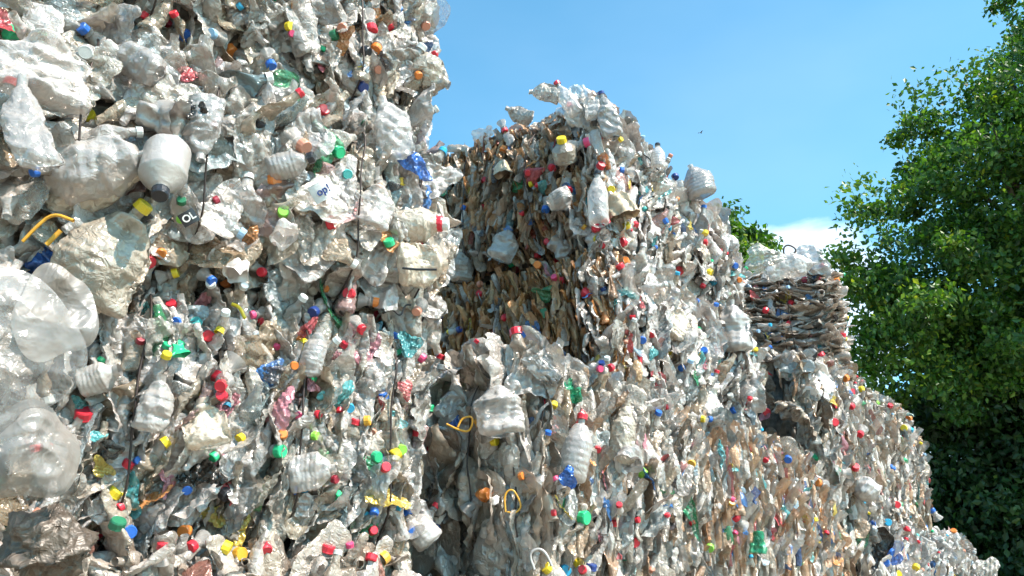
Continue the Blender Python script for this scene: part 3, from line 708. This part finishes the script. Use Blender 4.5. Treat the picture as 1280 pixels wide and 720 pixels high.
HERO = [
    B_((118, 320), (92, 378), (171, 256), 92, mat='hero_jug', jug=True, cap='yellow', cd=21, crush=.6, flat=.5, lift=.05, name='crushed_jug', seed=3),
    B_((118, 215), (58, 226), (190, 196), 72, mat='hero_clear', cap=None, crush=.55, flat=.6, lift=.05, name='large_bottle', seed=5),
    B_((130, 250), (62, 262), (178, 222), 34, mat='hero_jug', crush=.5, flat=.6, lift=.04, name='plastic_bottle', seed=15),
    B_((205, 215), (210, 186), (200, 242), 54, mat='hero_white', jug=True, cap='black', cd=20, crush=.12, flat=.9, ribs=False, tip=.07, lift=.05, name='round_bottle', seed=6),
    B_((40, 70), (40, 130), (60, 30), 85, mat='hero_clear', jug=True, crush=.8, flat=.5, lift=.04, name='crushed_jug', seed=61),
    B_((22, 150), (45, 215), (16, 98), 42, mat='hero_clear', crush=.7, flat=.5, lift=.04, seed=62),
    B_((165, 95), (200, 92), (130, 60), 40, mat='hero_clear', crush=.5, flat=.6, lift=.03, seed=63),
    CU((180, 143), (228, 150), 48, lift=.04, round=2.0), CU((262, 140), (238, 150), 40, mat='black_film', lift=.02),
    CU((34, 336), (80, 318), 38, mat='blue_film', lift=.10, round=2.2),
    TB([(28, 302), (45, 284), (66, 266), (92, 276)], 2.4, 'cap_amber', 'yellow_handle', lift=.06), TB([(58, 306), (66, 298), (76, 288)], 3.4, 'cap_amber', 'yellow_handle', lift=.06),
    B_((365, 205), (335, 214), (389, 198), 34, cap='black', cd=15, crush=.25, flat=.8, lift=.03, seed=8),
    FM((520, 205), 50, 26, mat='blue_film', rot=.5, lift=.04), FM((545, 220), 60, 50, mat='white', lift=.03), FM((400, 245), 70, 60, mat='white', lift=.04, crumple=.5),
    B_((525, 280), (490, 284), (556, 278), 46, mat='hero_jug', jug=True, cap='white', ring='red', cd=17, crush=.3, flat=.7, ribs=False, lift=.05, seed=9),
    B_((530, 335), (498, 334), (560, 333), 52, mat='hero_jug', jug=True, crush=.7, flat=.55, lift=.04, seed=10, name='crushed_jug'),
    TB([(503, 335), (520, 337), (546, 337)], 1.6, 'black', 'black_strap', lift=.12),
    B_((540, 92), (515, 82), (563, 104), 44, mat='hero_jug', jug=True, crush=.6, flat=.6, lift=.02, seed=11, name='crushed_jug'),
    CU((357, 288), (352, 304), 32, lift=.05, tip=.05, mat='hero_clear', round=2.), CU((298, 330), (297, 345), 28, lift=.05, tip=.04), B_((490, 170), (500, 200), (480, 120), 44, crush=.7, flat=.5, lift=.03, seed=12),
    B_((470, 250), (455, 285), (475, 225), 50, crush=.7, flat=.4, lift=.03, seed=13, jug=True), B_((250, 170), (255, 120), (248, 200), 40, crush=.6, flat=.5, lift=.03, seed=14),
    TB([(478, 392), (490, 385), (501, 397), (506, 381), (514, 381)], 1.3, 'black', 'loose_wire', lift=.05), TB([(503, 402), (522, 410), (530, 398), (530, 384), (515, 381)], 1.3, 'black', 'loose_wire', lift=.05),
    B_((255, 530), (258, 560), (248, 500), 48, mat='hero_jug', crush=.8, flat=.4, lift=.03, seed=21, jug=True), FM((255, 592), 52, 30, mat='black_film', lift=.03, crumple=1.5),
    B_((390, 588), (362, 592), (420, 586), 44, mat='hero_clear', crush=.5, flat=.5, lift=.03, seed=22), FM((512, 430), 30, 34, mat='teal_film', lift=.03), FM((181, 385), 24, 18, mat='teal_film', lift=.03),
    B_((520, 660), (540, 680), (508, 642), 36, mat='hero_white', jug=True, crush=.3, lift=.03, seed=23), TB([(532, 648), (546, 654), (551, 664), (545, 668), (530, 667)], 2.2, 'cap_navy', 'blue_handle', lift=.06),
    B_((395, 430), (385, 470), (400, 410), 30, crush=.4, lift=.03, seed=24), B_((200, 510), (185, 540), (205, 470), 40, crush=.6, lift=.03, seed=25), B_((130, 480), (98, 480), (150, 462), 34, crush=.4, lift=.04, seed=26, jug=True, mat='hero_white'),
    TB([(290, 380), (300, 384), (306, 398)], 2.4, 'cap_yellow', 'yellow_handle', lift=.04), CU((225, 432), (228, 444), 20, mat='cap_green', lift=.03),
    B_((722, 560), (713, 604), (729, 521), 40, cap='red', cd=14, crush=.12, flat=.85, lift=.05, seed=31), CU((790, 562), (786, 582), 36, mat='hero_clear', lift=.04, tip=.06),
    B_((622, 500), (625, 545), (618, 475), 58, mat='hero_clear', jug=True, crush=.6, lift=.05, seed=32), B_((690, 455), (668, 470), (706, 430), 40, mat='hero_clear', jug=True, crush=.9, flat=.3, lift=.02, seed=33),
    FM((665, 470), 60, 60, mat='white', lift=.04), FM((570, 505), 50, 30, mat='white', lift=.02), B_((780, 545), (775, 580), (782, 500), 30, mat='hero_jug', crush=.5, lift=.03, seed=34), FM((712, 595), 20, 26, mat='blue_film', lift=.03),
    TB([(632, 640), (630, 618), (640, 610), (648, 622), (652, 634), (644, 642), (634, 640)], 1.2, 'cap_amber', 'yellow_ring', lift=.03), CU((603, 612), (612, 624), 16, mat='cap_orange', lift=.03), CU((612, 622), (624, 624), 12, mat='hero_white', lift=.04),
    TB([(668, 712), (661, 692), (672, 685), (682, 690), (690, 708)], 1.8, 'hero_white', 'jug_handle', lift=.05), CU((720, 504), (716, 488), 24, mat='green_film', lift=.03, name='plastic_tub'), FM((716, 484), 22, 24, mat='green_film', lift=.03),
    TB([(558, 530), (574, 538), (588, 540), (592, 520), (578, 522), (572, 534)], 1.4, 'cap_amber', 'yellow_handle', lift=.03), FM((575, 528), 26, 18, mat='blue_film', lift=.0),
    B_((703, 182), (708, 203), (702, 175), 31, mat='hero_jug', jug=True, cap='yellow', cd=13, crush=.1, flat=.9, ribs=False, tip=.10, lift=.04, seed=41), B_((747, 250), (748, 282), (746, 216), 28, mat='hero_clear', cap='black', cd=9, crush=.2, flat=.9, ribs=False, lift=.07, seed=42),
    CU((770, 245), (780, 272), 42, mat='cap_tan', lift=.06, round=1.6), CU((628, 204), (630, 219), 24, mat='cap_tan', lift=.05, round=1.8), B_((700, 250), (695, 240), (710, 262), 34, crush=.4, lift=.04, seed=43, jug=True),
    B_((632, 300), (622, 325), (640, 284), 32, mat='hero_clear', jug=True, crush=.6, lift=.05, seed=44), B_((575, 330), (575, 352), (573, 312), 30, mat='grey', crush=.4, lift=.05, seed=45), CU((690, 300), (712, 318), 30, mat='hero_clear', lift=.04),
    FM((862, 640), 14, 60, mat='green_film', lift=.03, rot=-.25), CU((946, 664), (947, 692), 22, mat='green_film', lift=.04), FM((904, 566), 8, 34, mat='teal_film', lift=.03),
    B_((822, 205), (823, 212), (822, 181), 19, cap='black', cd=7, crush=.05, flat=.9, Y=4.25, bale=t4, seed=51), B_((866, 212), (880, 246), (864, 206), 36, mat='hero_clear', jug=True, crush=.3, Y=4.75, bale=t4, seed=52),
    B_((757, 150), (765, 172), (752, 116), 26, mat='hero_clear', cap='navy', cd=8, crush=.75, Y=4.0, bale=t3, seed=53), B_((735, 125), (745, 150), (730, 106), 20, mat='hero_clear', crush=.7, Y=4.02, bale=t3, seed=54),
    B_((705, 120), (722, 146), (696, 104), 20, mat='hero_clear', crush=.4, cap='red', cd=9, Y=4.05, bale=t3, seed=55), B_((685, 112), (700, 120), (662, 112), 22, mat='grey', crush=.6, Y=4.08, bale=t3, seed=56), B_((650, 140), (665, 150), (632, 136), 20, mat='grey', crush=.6, Y=4.2, bale=t3, seed=57),
    FM((735, 140), 50, 50, mat='white', lift=.02), FM((695, 125), 50, 36, mat='grey', lift=.03), FM((720, 118), 40, 30, mat='stripe', Y=4.1, bale=t3),
    B_((905, 318), (895, 330), (872, 312), 34, mat='hero_clear', jug=True, crush=.4, lift=.05, seed=58), B_((915, 410), (920, 440), (912, 375), 40, mat='hero_white', crush=.6, lift=.03, seed=59, jug=True), B_((845, 400), (830, 420), (850, 380), 44, mat='hero_jug', jug=True, crush=.7, lift=.03, seed=60),
    FM((955, 320), 46, 30, mat='white', Y=6.3, bale=g1, crumple=.8), FM((1005, 325), 60, 36, mat='hero_clear', Y=6.5, bale=g1), B_((990, 330), (955, 338), (1022, 326), 28, mat='hero_clear', crush=.6, Y=6.4, bale=g1, seed=64),
    TB([(984, 330), (978, 312), (984, 305), (996, 311), (992, 319)], 1.2, 'wire', 'loose_wire', Y=6.5, bale=g1), TB([(803, 192), (812, 198), (818, 208), (824, 213)], 1.0, 'black', 'loose_wire', lift=.05), TB([(815, 200), (830, 206)], .9, 'black', 'loose_wire', lift=.05),
    B_((1020, 470), (1010, 500), (1030, 450), 44, mat='hero_white', jug=True, crush=.8, flat=.4, lift=.04, seed=65), 
    dict(f=f_ribbon, at=(1025, 560), name='hanging_film', mat='brown', w=17, Y=5.85, bale=g2, pts=[(978, 506, .1), (1000, 515, 0), (1012, 545, 0), (1034, 572, 0), (1046, 605, .06)]),
    dict(f=f_ribbon, at=(1005, 520), name='hanging_film', mat='hero_jug', w=11, Y=5.8, bale=g2, pts=[(970, 506, .1), (995, 508, 0), (1010, 530, 0), (1018, 550, 0)]),
    B_((1075, 600), (1095, 620), (1065, 598), 26, mat='hero_white', crush=.5, lift=.04, seed=67), FM((1108, 690), 40, 24, mat='blue_film', lift=.03), FM((1090, 680), 40, 50, mat='black_film', lift=-.02), FM((1235, 712), 24, 26, mat='white', Y=9.2, bale=g3b),
    dict(f=f_label, at=(236, 274), p0=(236, 272), w=23, h=19, rot=.75, bg='cap_black', fg='cap_white', text='OL', size=14, lift=.05),
    dict(f=f_label, at=(404, 238), p0=(404, 238), w=34, h=26, rot=.65, bg='cap_white', fg='cap_navy', text='op!', size=15, lift=.09),
]
place_all()
def bird():
    c = at(876, 166, 70.); V = []; Q = []
    prof = [(-.16, .005), (-.10, .03), (0, .045), (.09, .035), (.14, .025), (.18, .004)]
    for x, r in prof:
        for j in range(8): a = 6.2832*j/8; V.append((x, r*math.cos(a), r*math.sin(a)))
    Q = list(map(tuple, grid_quads(8, 6, True)))
    for sgn in (-1, 1):
        b0 = len(V)
        for k in range(6):
            f = k/5; V += [(.06-.05*f, sgn*(.03+.27*f), .01+.09*math.sin(f*2.2)), (-.06-.04*f+.02*f*f, sgn*(.03+.27*f), .01+.09*math.sin(f*2.2))]
        Q += [(b0+2*k, b0+2*k+1, b0+2*k+3, b0+2*k+2) for k in range(5)]
    o = link('bird', mesh_np('bird', np.array(V), np.array(Q), [M['black']]), None, Matrix.Translation(c) @ Matrix.Rotation(.6, 4, 'Z'))
    tag(o, 'tiny dark bird flying far off in the open blue sky', 'bird')
bird()

# --- loose films and sacks resting on the near left stack
def shell(name, label, px, py, Y, rx, ry, depth, mat, seed, cat, tiltv=(0, 0, 0), rim=True, amp=.012):
    """a sagging sheet: a shallow wrinkled bowl with a thicker edge, bulging towards the yard"""
    rs = np.random.RandomState(seed); c = np.array(at(px, py, Y)); k = Y/F
    vd = c-np.array((0, 0, CAMZ)); vd /= np.linalg.norm(vd); nrm = -vd+np.array(tiltv); nrm /= np.linalg.norm(nrm)
    x = np.cross(UP, nrm); x /= np.linalg.norm(x); y = np.cross(nrm, x)
    root = bpy.data.objects.new(name, None); C.objects.link(root); root.location = c; tag(root, label, cat)
    nr, nt = 26, 72; V = []
    for i in range(nr):
        for j in range(nt):
            a = 6.2832*j/nt; q = (i+.02)/(nr-1+.02)
            e = 1+.09*math.sin(a*3+seed)+.05*math.sin(a*5+seed*2)
            V.append(x*math.cos(a)*rx*k*q*e + y*math.sin(a)*ry*k*q*e + nrm*depth*.9*(1-q*q))
    V = np.array(V); q = np.repeat(np.arange(nr)/(nr-1), nt)
    V += (waves(V, rs, amp*1.1, 20, 5)+waves(V, rs, amp*1.8, 9, 3))[:, None]*nrm*(1-.75*q)[:, None]
    link('film_sheet', mesh_np('film_sheet', V, grid_quads(nt, nr, True), [M[mat]]), root)
    if rim: tube('film_edge', list(V[-nt:]), .0009, M['film_edge'], root, 6, True)
    return root
shell('film_sheet_bundle', 'largest clear film sheet bulging out at the left edge of the picture', -20, 440, 1.72, 114, 126, .08, 'film', 1, 'plastic film', (.3, 0, .1), rim=False)
shell('film_sheet_bundle', 'smaller creased clear film sheet tucked behind the largest film sheet', 70, 392, 2.0, 50, 64, .03, 'film', 2, 'plastic film', (.2, 0, .3), rim=False)
shell('film_sheet_bundle', 'brownish clear bag bulging below the largest film sheet', 35, 566, 1.84, 62, 60, .10, 'film', 3, 'plastic bag', (.3, 0, .2), rim=False)
def sack():
    rs = np.random.RandomState(4); Y = 1.98; c = np.array(at(58, 682, Y)); k = Y/F
    root = bpy.data.objects.new('crumpled_sack', None); C.objects.link(root); root.location = c; tag(root, 'dark brown crumpled sack in the bottom left corner of the pile', 'sack')
    nu, nv = 60, 40; V = []
    for i in range(nv):
        for j in range(nu):
            th = math.pi*(i+.05)/(nv-.9); a = 6.2832*j/nu
            V.append((math.sin(th)*math.cos(a)*52*k, math.sin(th)*math.sin(a)*.09, math.cos(th)*40*k))
    V = np.array(V); d = V/np.linalg.norm(V, axis=1)[:, None]
    V += d*(waves(V, rs, .012, 45, 6))[:, None]
    link('sack_cloth', mesh_np('sack_cloth', V, grid_quads(nu, nv, True), [M['sack']]), root)
sack()

# ------------------------------------------------------------------ ground
def ground():
    n = 60
    xs = np.linspace(-1, 1, n)
    X, Y = np.meshgrid(np.sign(xs)*np.abs(xs)**2.2*900, np.sign(xs)*np.abs(xs)**2.2*900)
    P = np.stack([X.ravel(), Y.ravel(), np.zeros(n*n)], -1)
    m, t = new_mat('yard_dirt'); L = t.links
    tc = nd(t, 'ShaderNodeTexCoord'); a = nd(t, 'ShaderNodeTexNoise', i_Scale=.8, i_Detail=10.0, i_Roughness=.7); L.new(tc.outputs['Object'], a.inputs['Vector'])
    b = nd(t, 'ShaderNodeTexNoise', i_Scale=25.0, i_Detail=6.0); L.new(tc.outputs['Object'], b.inputs['Vector'])
    c = ramp(t, a.outputs['Fac'], [(.35, (.24, .20, .15)), (.65, (.42, .36, .28))])
    c = mixc(t, .5, c, ramp(t, b.outputs['Fac'], [(.3, (.4, .4, .4)), (.7, (1, 1, 1))]), 'MULTIPLY')
    bp = nd(t, 'ShaderNodeBump', i_Strength=.6, i_Distance=.02); L.new(b.outputs['Fac'], bp.inputs['Height'])
    pr = nd(t, 'ShaderNodeBsdfPrincipled', i_Roughness=.95); L.new(c, pr.inputs['Base Color']); L.new(bp.outputs[0], pr.inputs['Normal'])
    o = nd(t, 'ShaderNodeOutputMaterial'); L.new(pr.outputs[0], o.inputs[0])
    g = link('ground', mesh_np('ground', P, grid_quads(n, n, False), [m]))
    tag(g, 'trodden bare earth of the yard', 'ground', kind='structure')
ground()

# ------------------------------------------------------------------ trees
def leaf_mat(name, a, b, c):
    m, t = new_mat(name); L = t.links
    at_ = nd(t, 'ShaderNodeAttribute', attribute_name='rnd')
    col = ramp(t, at_.outputs['Fac'], [(0, a), (.5, b), (.92, c), (1, (c[0]*1.6, c[1]*1.2, c[2]))])
    pr = nd(t, 'ShaderNodeBsdfPrincipled', i_Roughness=.45); L.new(col, pr.inputs['Base Color'])
    tl = nd(t, 'ShaderNodeBsdfTranslucent'); L.new(mixc(t, 1., col, (1.5, 1.7, .5), 'MULTIPLY'), tl.inputs['Color'])
    mx = nd(t, 'ShaderNodeMixShader', i_0=.38); L.new(pr.outputs[0], mx.inputs[1]); L.new(tl.outputs[0], mx.inputs[2])
    o = nd(t, 'ShaderNodeOutputMaterial'); L.new(mx.outputs[0], o.inputs[0])
    return m
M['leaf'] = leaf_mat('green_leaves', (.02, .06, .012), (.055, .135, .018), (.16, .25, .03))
M['leaf_shaded'] = leaf_mat('shade_darkened_leaves', (.012, .035, .01), (.02, .055, .014), (.04, .09, .02))  # darker copy of the leaf greens, with the lower tree's shade in the colour
M['bark'] = simple('tree_bark', (.16, .13, .10), .9, 1., 12, .5)

def tree(label, base, blobs, mat, seed, leaf=.10, per=260, clump=.42, spacing=1.0, name='broadleaf_tree', tr=.28, group=None, limbs=34):
    """blobs: (centre, radii) of the crown's masses; clumps of leaves fill their outer volume"""
    rs = np.random.RandomState(seed)
    root = bpy.data.objects.new(name, None); C.objects.link(root); root.location = base; tag(root, label, 'tree', group)
    base = np.array(base, float)
    cl = []
    for cen, rad in blobs:
        cen = np.array(cen, float); rad = np.array(rad, float)
        vol = 4.19*rad.prod(); n = int(vol/(spacing**3))
        for _ in range(n):
            d = rs.normal(size=3); d /= np.linalg.norm(d)
            rr = rs.uniform(.05, 1)**(1/2.6)
            rr *= 1+.16*math.sin(d[0]*5+seed)+.14*math.sin(d[2]*6+d[1]*4+seed*2)
            cl.append(cen+d*rad*rr)
    cl = np.array(cl)
    nL = len(cl)*per
    ci = np.repeat(np.arange(len(cl)), per)
    size = rs.uniform(.55, 1.45, len(cl))
    off = np.clip(rs.normal(size=(nL, 3)), -1.7, 1.7)*clump*size[ci][:, None]*np.array([1, 1, .62])
    P = cl[ci]+off
    P = P[P[:, 2] > .3]; ci = ci[:len(P)]; nL = len(P)
    # a leaf: a quad bent along its middle (two faces)
    ax = rs.normal(size=(nL, 3)); ax[:, 2] -= .5; ax /= np.linalg.norm(ax, axis=1)[:, None]
    sd = np.cross(ax, rs.normal(size=(nL, 3))); sd /= np.linalg.norm(sd, axis=1)[:, None]
    nr = np.cross(ax, sd); s = (leaf*rs.uniform(.6, 1.3, nL))[:, None]
    V = np.stack([P-ax*s*.5, P+sd*s*.32+nr*s*.08, P+ax*s*.55, P-sd*s*.32+nr*s*.08], 1).reshape(-1, 3)
    Q = np.arange(nL*4, dtype=np.int32).reshape(-1, 4)
    rnd = np.clip(rs.normal(.45, .22, nL)+(rs.uniform(-.2, .2, len(cl)))[ci], 0, 1)
    link('crown', mesh_np('crown', V-base, Q, [mat], np.repeat(rnd, 4), smooth=False), root)
    # trunk, limbs and twigs to a share of the clumps
    top = cl[:, 2].max(); cz = cl.mean(0)
    tp = [base*0+np.array([0, 0, -.1])]; rad = [tr*1.3]
    H = (top-base[2])*.82
    for k in range(1, 9):
        f = k/8; tp.append(np.array([(cz[0]-base[0])*f*f*.5+.2*math.sin(k*1.3+seed), (cz[1]-base[1])*f*f*.5+.2*math.cos(k+seed), H*f])); rad.append(tr*(1-.85*f)+.03)
    tube('trunk', tp, rad, M['bark'], root, 10)
    high = np.nonzero(cl[:, 2]-base[2] > .48*H)[0]
    sel = rs.choice(high, min(limbs, len(high)), replace=False)
    for q in sel:
        e = cl[q]-base; hz = min(max(e[2]-np.linalg.norm(e[:2])*.55, H*.12), H*.9)
        f = hz/H*8; i0 = int(f); fr = f-i0; st = tp[i0]*(1-fr)+tp[min(8, i0+1)]*fr
        pts = []
        for k in range(7):
            g = k/6; p = st*(1-g)+e*g; p = p+np.array([0, 0, .35*math.sin(g*3.1)])+rs.normal(size=3)*.10*math.sin(g*3.1); pts.append(p)
        tube('branch', pts, [.085*tr/.28*(1-.85*k/6)+.006 for k in range(7)], M['bark'], root, 5)

def tp(px, py, Y): 
    v = at(px, py, Y); return (v.x, v.y, v.z)
YT = 15.
tree('big green leafy tree rising above the right end of the pile', (11.5, 16.5, 0),
     [(tp(1360, 10, 15), (1.5, 2.0, 1.6)), (tp(1268, 15, 14.6), (.38, .5, .8)), (tp(1290, 100, 14.8), (1.0, 1.2, .8)), (tp(1240, 140, 14.6), (.95, 1.5, .7)), (tp(1165, 120, 14.4), (.5, .5, .5)), (tp(1190, 75, 14.4), (.3, .4, .3)), (tp(1215, 95, 14.4), (.6, .7, .45)), (tp(1110, 235, 14.3), (.45, .6, .4)), (tp(1075, 320, 14.3), (.5, .6, .4)), (tp(1200, 190, 14.6), (1.3, 1.6, .8)), (tp(1140, 210, 14.4), (.6, .8, .6)), (tp(1300, 240, 15), (2.2, 2.2, 2.2)),
      (tp(1150, 275, 14.5), (1.15, 1.4, .75)), (tp(1085, 285, 14.2), (.6, .7, .5)), (tp(1085, 375, 14.6), (.75, .9, .7)), (tp(1105, 440, 15.2), (.9, 1., .8)), (tp(1150, 480, 15.5), (.9, 1., .8)), (tp(1100, 335, 14.2), (.75, 1.0, .5)), (tp(1195, 340, 14.8), (1.5, 1.6, .95)), (tp(1120, 395, 14.4), (.85, 1.1, .6)), (tp(1180, 440, 15), (1.3, 1.6, .8)), (tp(1100, 400, 15), (.9, 1.1, .7)), (tp(1125, 455, 15), (.95, 1.1, .7)),
      (tp(1290, 420, 15.5), (2.2, 2.2, 1.5)), (tp(1410, 150, 15), (2.0, 2.6, 2.4))], M['leaf'], 5, leaf=.12, per=205, clump=.26, spacing=.76)
tree('tree with shade-darkened leaves filling the gap under the big tree at the bottom right', (11.2, 18.5, 0),
     [(tp(1190, 500, 17), (1.6, 1.6, 1.3)), (tp(1240, 600, 17), (2.4, 1.8, 1.8)), (tp(1350, 590, 17), (2.8, 1.8, 2.2)), (tp(1240, 740, 17), (2.8, 1.8, 1.8)), (tp(1330, 420, 17.5), (2.4, 1.6, 2.2))], M['leaf_shaded'], 9, leaf=.15, per=170, clump=.40, spacing=.72, tr=.2, limbs=5)
tree('small distant treetop peeking out behind the white bales', (xz(900, 12, 26), 26, 0),
     [(tp(900, 335, 26), (1.4, 1.2, 1.5)), (tp(905, 400, 26), (2.3, 2.0, 2.0)), (tp(895, 480, 26), (2.6, 2.2, 2.2)), (tp(905, 560, 26), (2.2, 2.0, 1.8)), (tp(918, 312, 26), (.95, .9, .8)), (tp(932, 322, 26), (.6, .6, .5))], M['leaf'], 14, leaf=.20, per=240, clump=.28, spacing=.5, tr=.2)
tree('unseen tree added beyond the right edge of the picture to shade the lower tree', (15.5, 12.0, 0),
     [((14.5, 12.4, 9.5), (3.0, 3.0, 2.2)), ((16, 11, 11.5), (3.0, 3.0, 2.6)), ((13.6, 12.8, 12.5), (2.4, 2.4, 2.0)), ((15.0, 13.8, 7.4), (2.2, 2.2, 1.6))], M['leaf'], 23, leaf=.22, per=90, clump=.4, spacing=.85, tr=.3)  # out of view, added so that its crown throws shade on the lower tree

# ------------------------------------------------------------------ sky and sun
SUN_DIR = Vector((.80, -.50, 1.12)).normalized()
elev = math.asin(SUN_DIR.z); az = math.atan2(SUN_DIR.x, SUN_DIR.y)
world = bpy.data.worlds.new('World'); scene.world = world; world.use_nodes = True
t = world.node_tree; t.nodes.clear(); L = t.links
sky = nd(t, 'ShaderNodeTexSky', sky_type='NISHITA', sun_disc=False, sun_elevation=elev, sun_rotation=az, altitude=200, air_density=1.0, dust_density=.6, ozone_density=1.6)
tc = nd(t, 'ShaderNodeTexCoord')
n1 = nd(t, 'ShaderNodeTexNoise', i_Scale=3.2, i_Detail=7.0, i_Roughness=.55, i_Distortion=.2)
mp = nd(t, 'ShaderNodeMapping'); mp.inputs['Scale'].default_value = (1, 1, 2.4); mp.inputs['Location'].default_value = (.3, .1, .0); L.new(tc.outputs['Generated'], mp.inputs[0]); L.new(mp.outputs[0], n1.inputs['Vector'])
sx = nd(t, 'ShaderNodeSeparateXYZ'); L.new(tc.outputs['Generated'], sx.inputs[0])
bank_dir = ray(995, 392)
dt = nd(t, 'ShaderNodeVectorMath', operation='DOT_PRODUCT'); L.new(tc.outputs['Generated'], dt.inputs[0]); dt.inputs[1].default_value = tuple(bank_dir)
bank = math_n(t, 'MULTIPLY', ramp(t, dt.outputs['Value'], [(.9915, (0, 0, 0)), (.999, (1, 1, 1))]), .36)      # a small bank of cloud low in the sky
low = ramp(t, sx.outputs[2], [(.375, (1, 1, 1)), (.41, (0, 0, 0))])
cl = ramp(t, math_n(t, 'ADD', math_n(t, 'ADD', math_n(t, 'MULTIPLY', n1.outputs['Fac'], .9), math_n(t, 'MULTIPLY', low, .22)), bank), [(.67, (0, 0, 0)), (.80, (1, 1, 1))])
wisp = nd(t, 'ShaderNodeTexNoise', i_Scale=1.3, i_Detail=5.0); L.new(mp.outputs[0], wisp.inputs['Vector'])
wf = math_n(t, 'MULTIPLY', ramp(t, wisp.outputs['Fac'], [(.4, (0, 0, 0)), (.75, (1, 1, 1))]), .08)
cf = math_n(t, 'MAXIMUM', math_n(t, 'MULTIPLY', cl, .5), wf)
tint = mixc(t, 1.0, sky.outputs[0], (.56, 1.14, 1.13), 'MULTIPLY')
skc = mixc(t, cf, tint, (7.5, 7.9, 8.3))
bg = nd(t, 'ShaderNodeBackground', i_Strength=.15); L.new(skc, bg.inputs[0])
wo = nd(t, 'ShaderNodeOutputWorld'); L.new(bg.outputs[0], wo.inputs[0])
sd = bpy.data.lights.new('sun', 'SUN'); sd.energy = 5.0; sd.angle = math.radians(.5); sd.color = (1, .93, .84)
so = bpy.data.objects.new('sun', sd); C.objects.link(so); so.rotation_mode = 'QUATERNION'; so.rotation_quaternion = SUN_DIR.to_track_quat('Z', 'Y'); so.location = (5, -5, 12)
scene.view_settings.view_transform = 'Standard'; scene.view_settings.look = 'None'; scene.view_settings.gamma = 1; scene.view_settings.exposure = 0.92
scene.cycles.use_adaptive_sampling = True; scene.cycles.adaptive_threshold = .04
scene.cycles.max_bounces = 6; scene.cycles.diffuse_bounces = 1; scene.cycles.glossy_bounces = 2; scene.cycles.transmission_bounces = 3; scene.cycles.transparent_max_bounces = 10
scene.cycles.caustics_reflective = False; scene.cycles.caustics_refractive = False
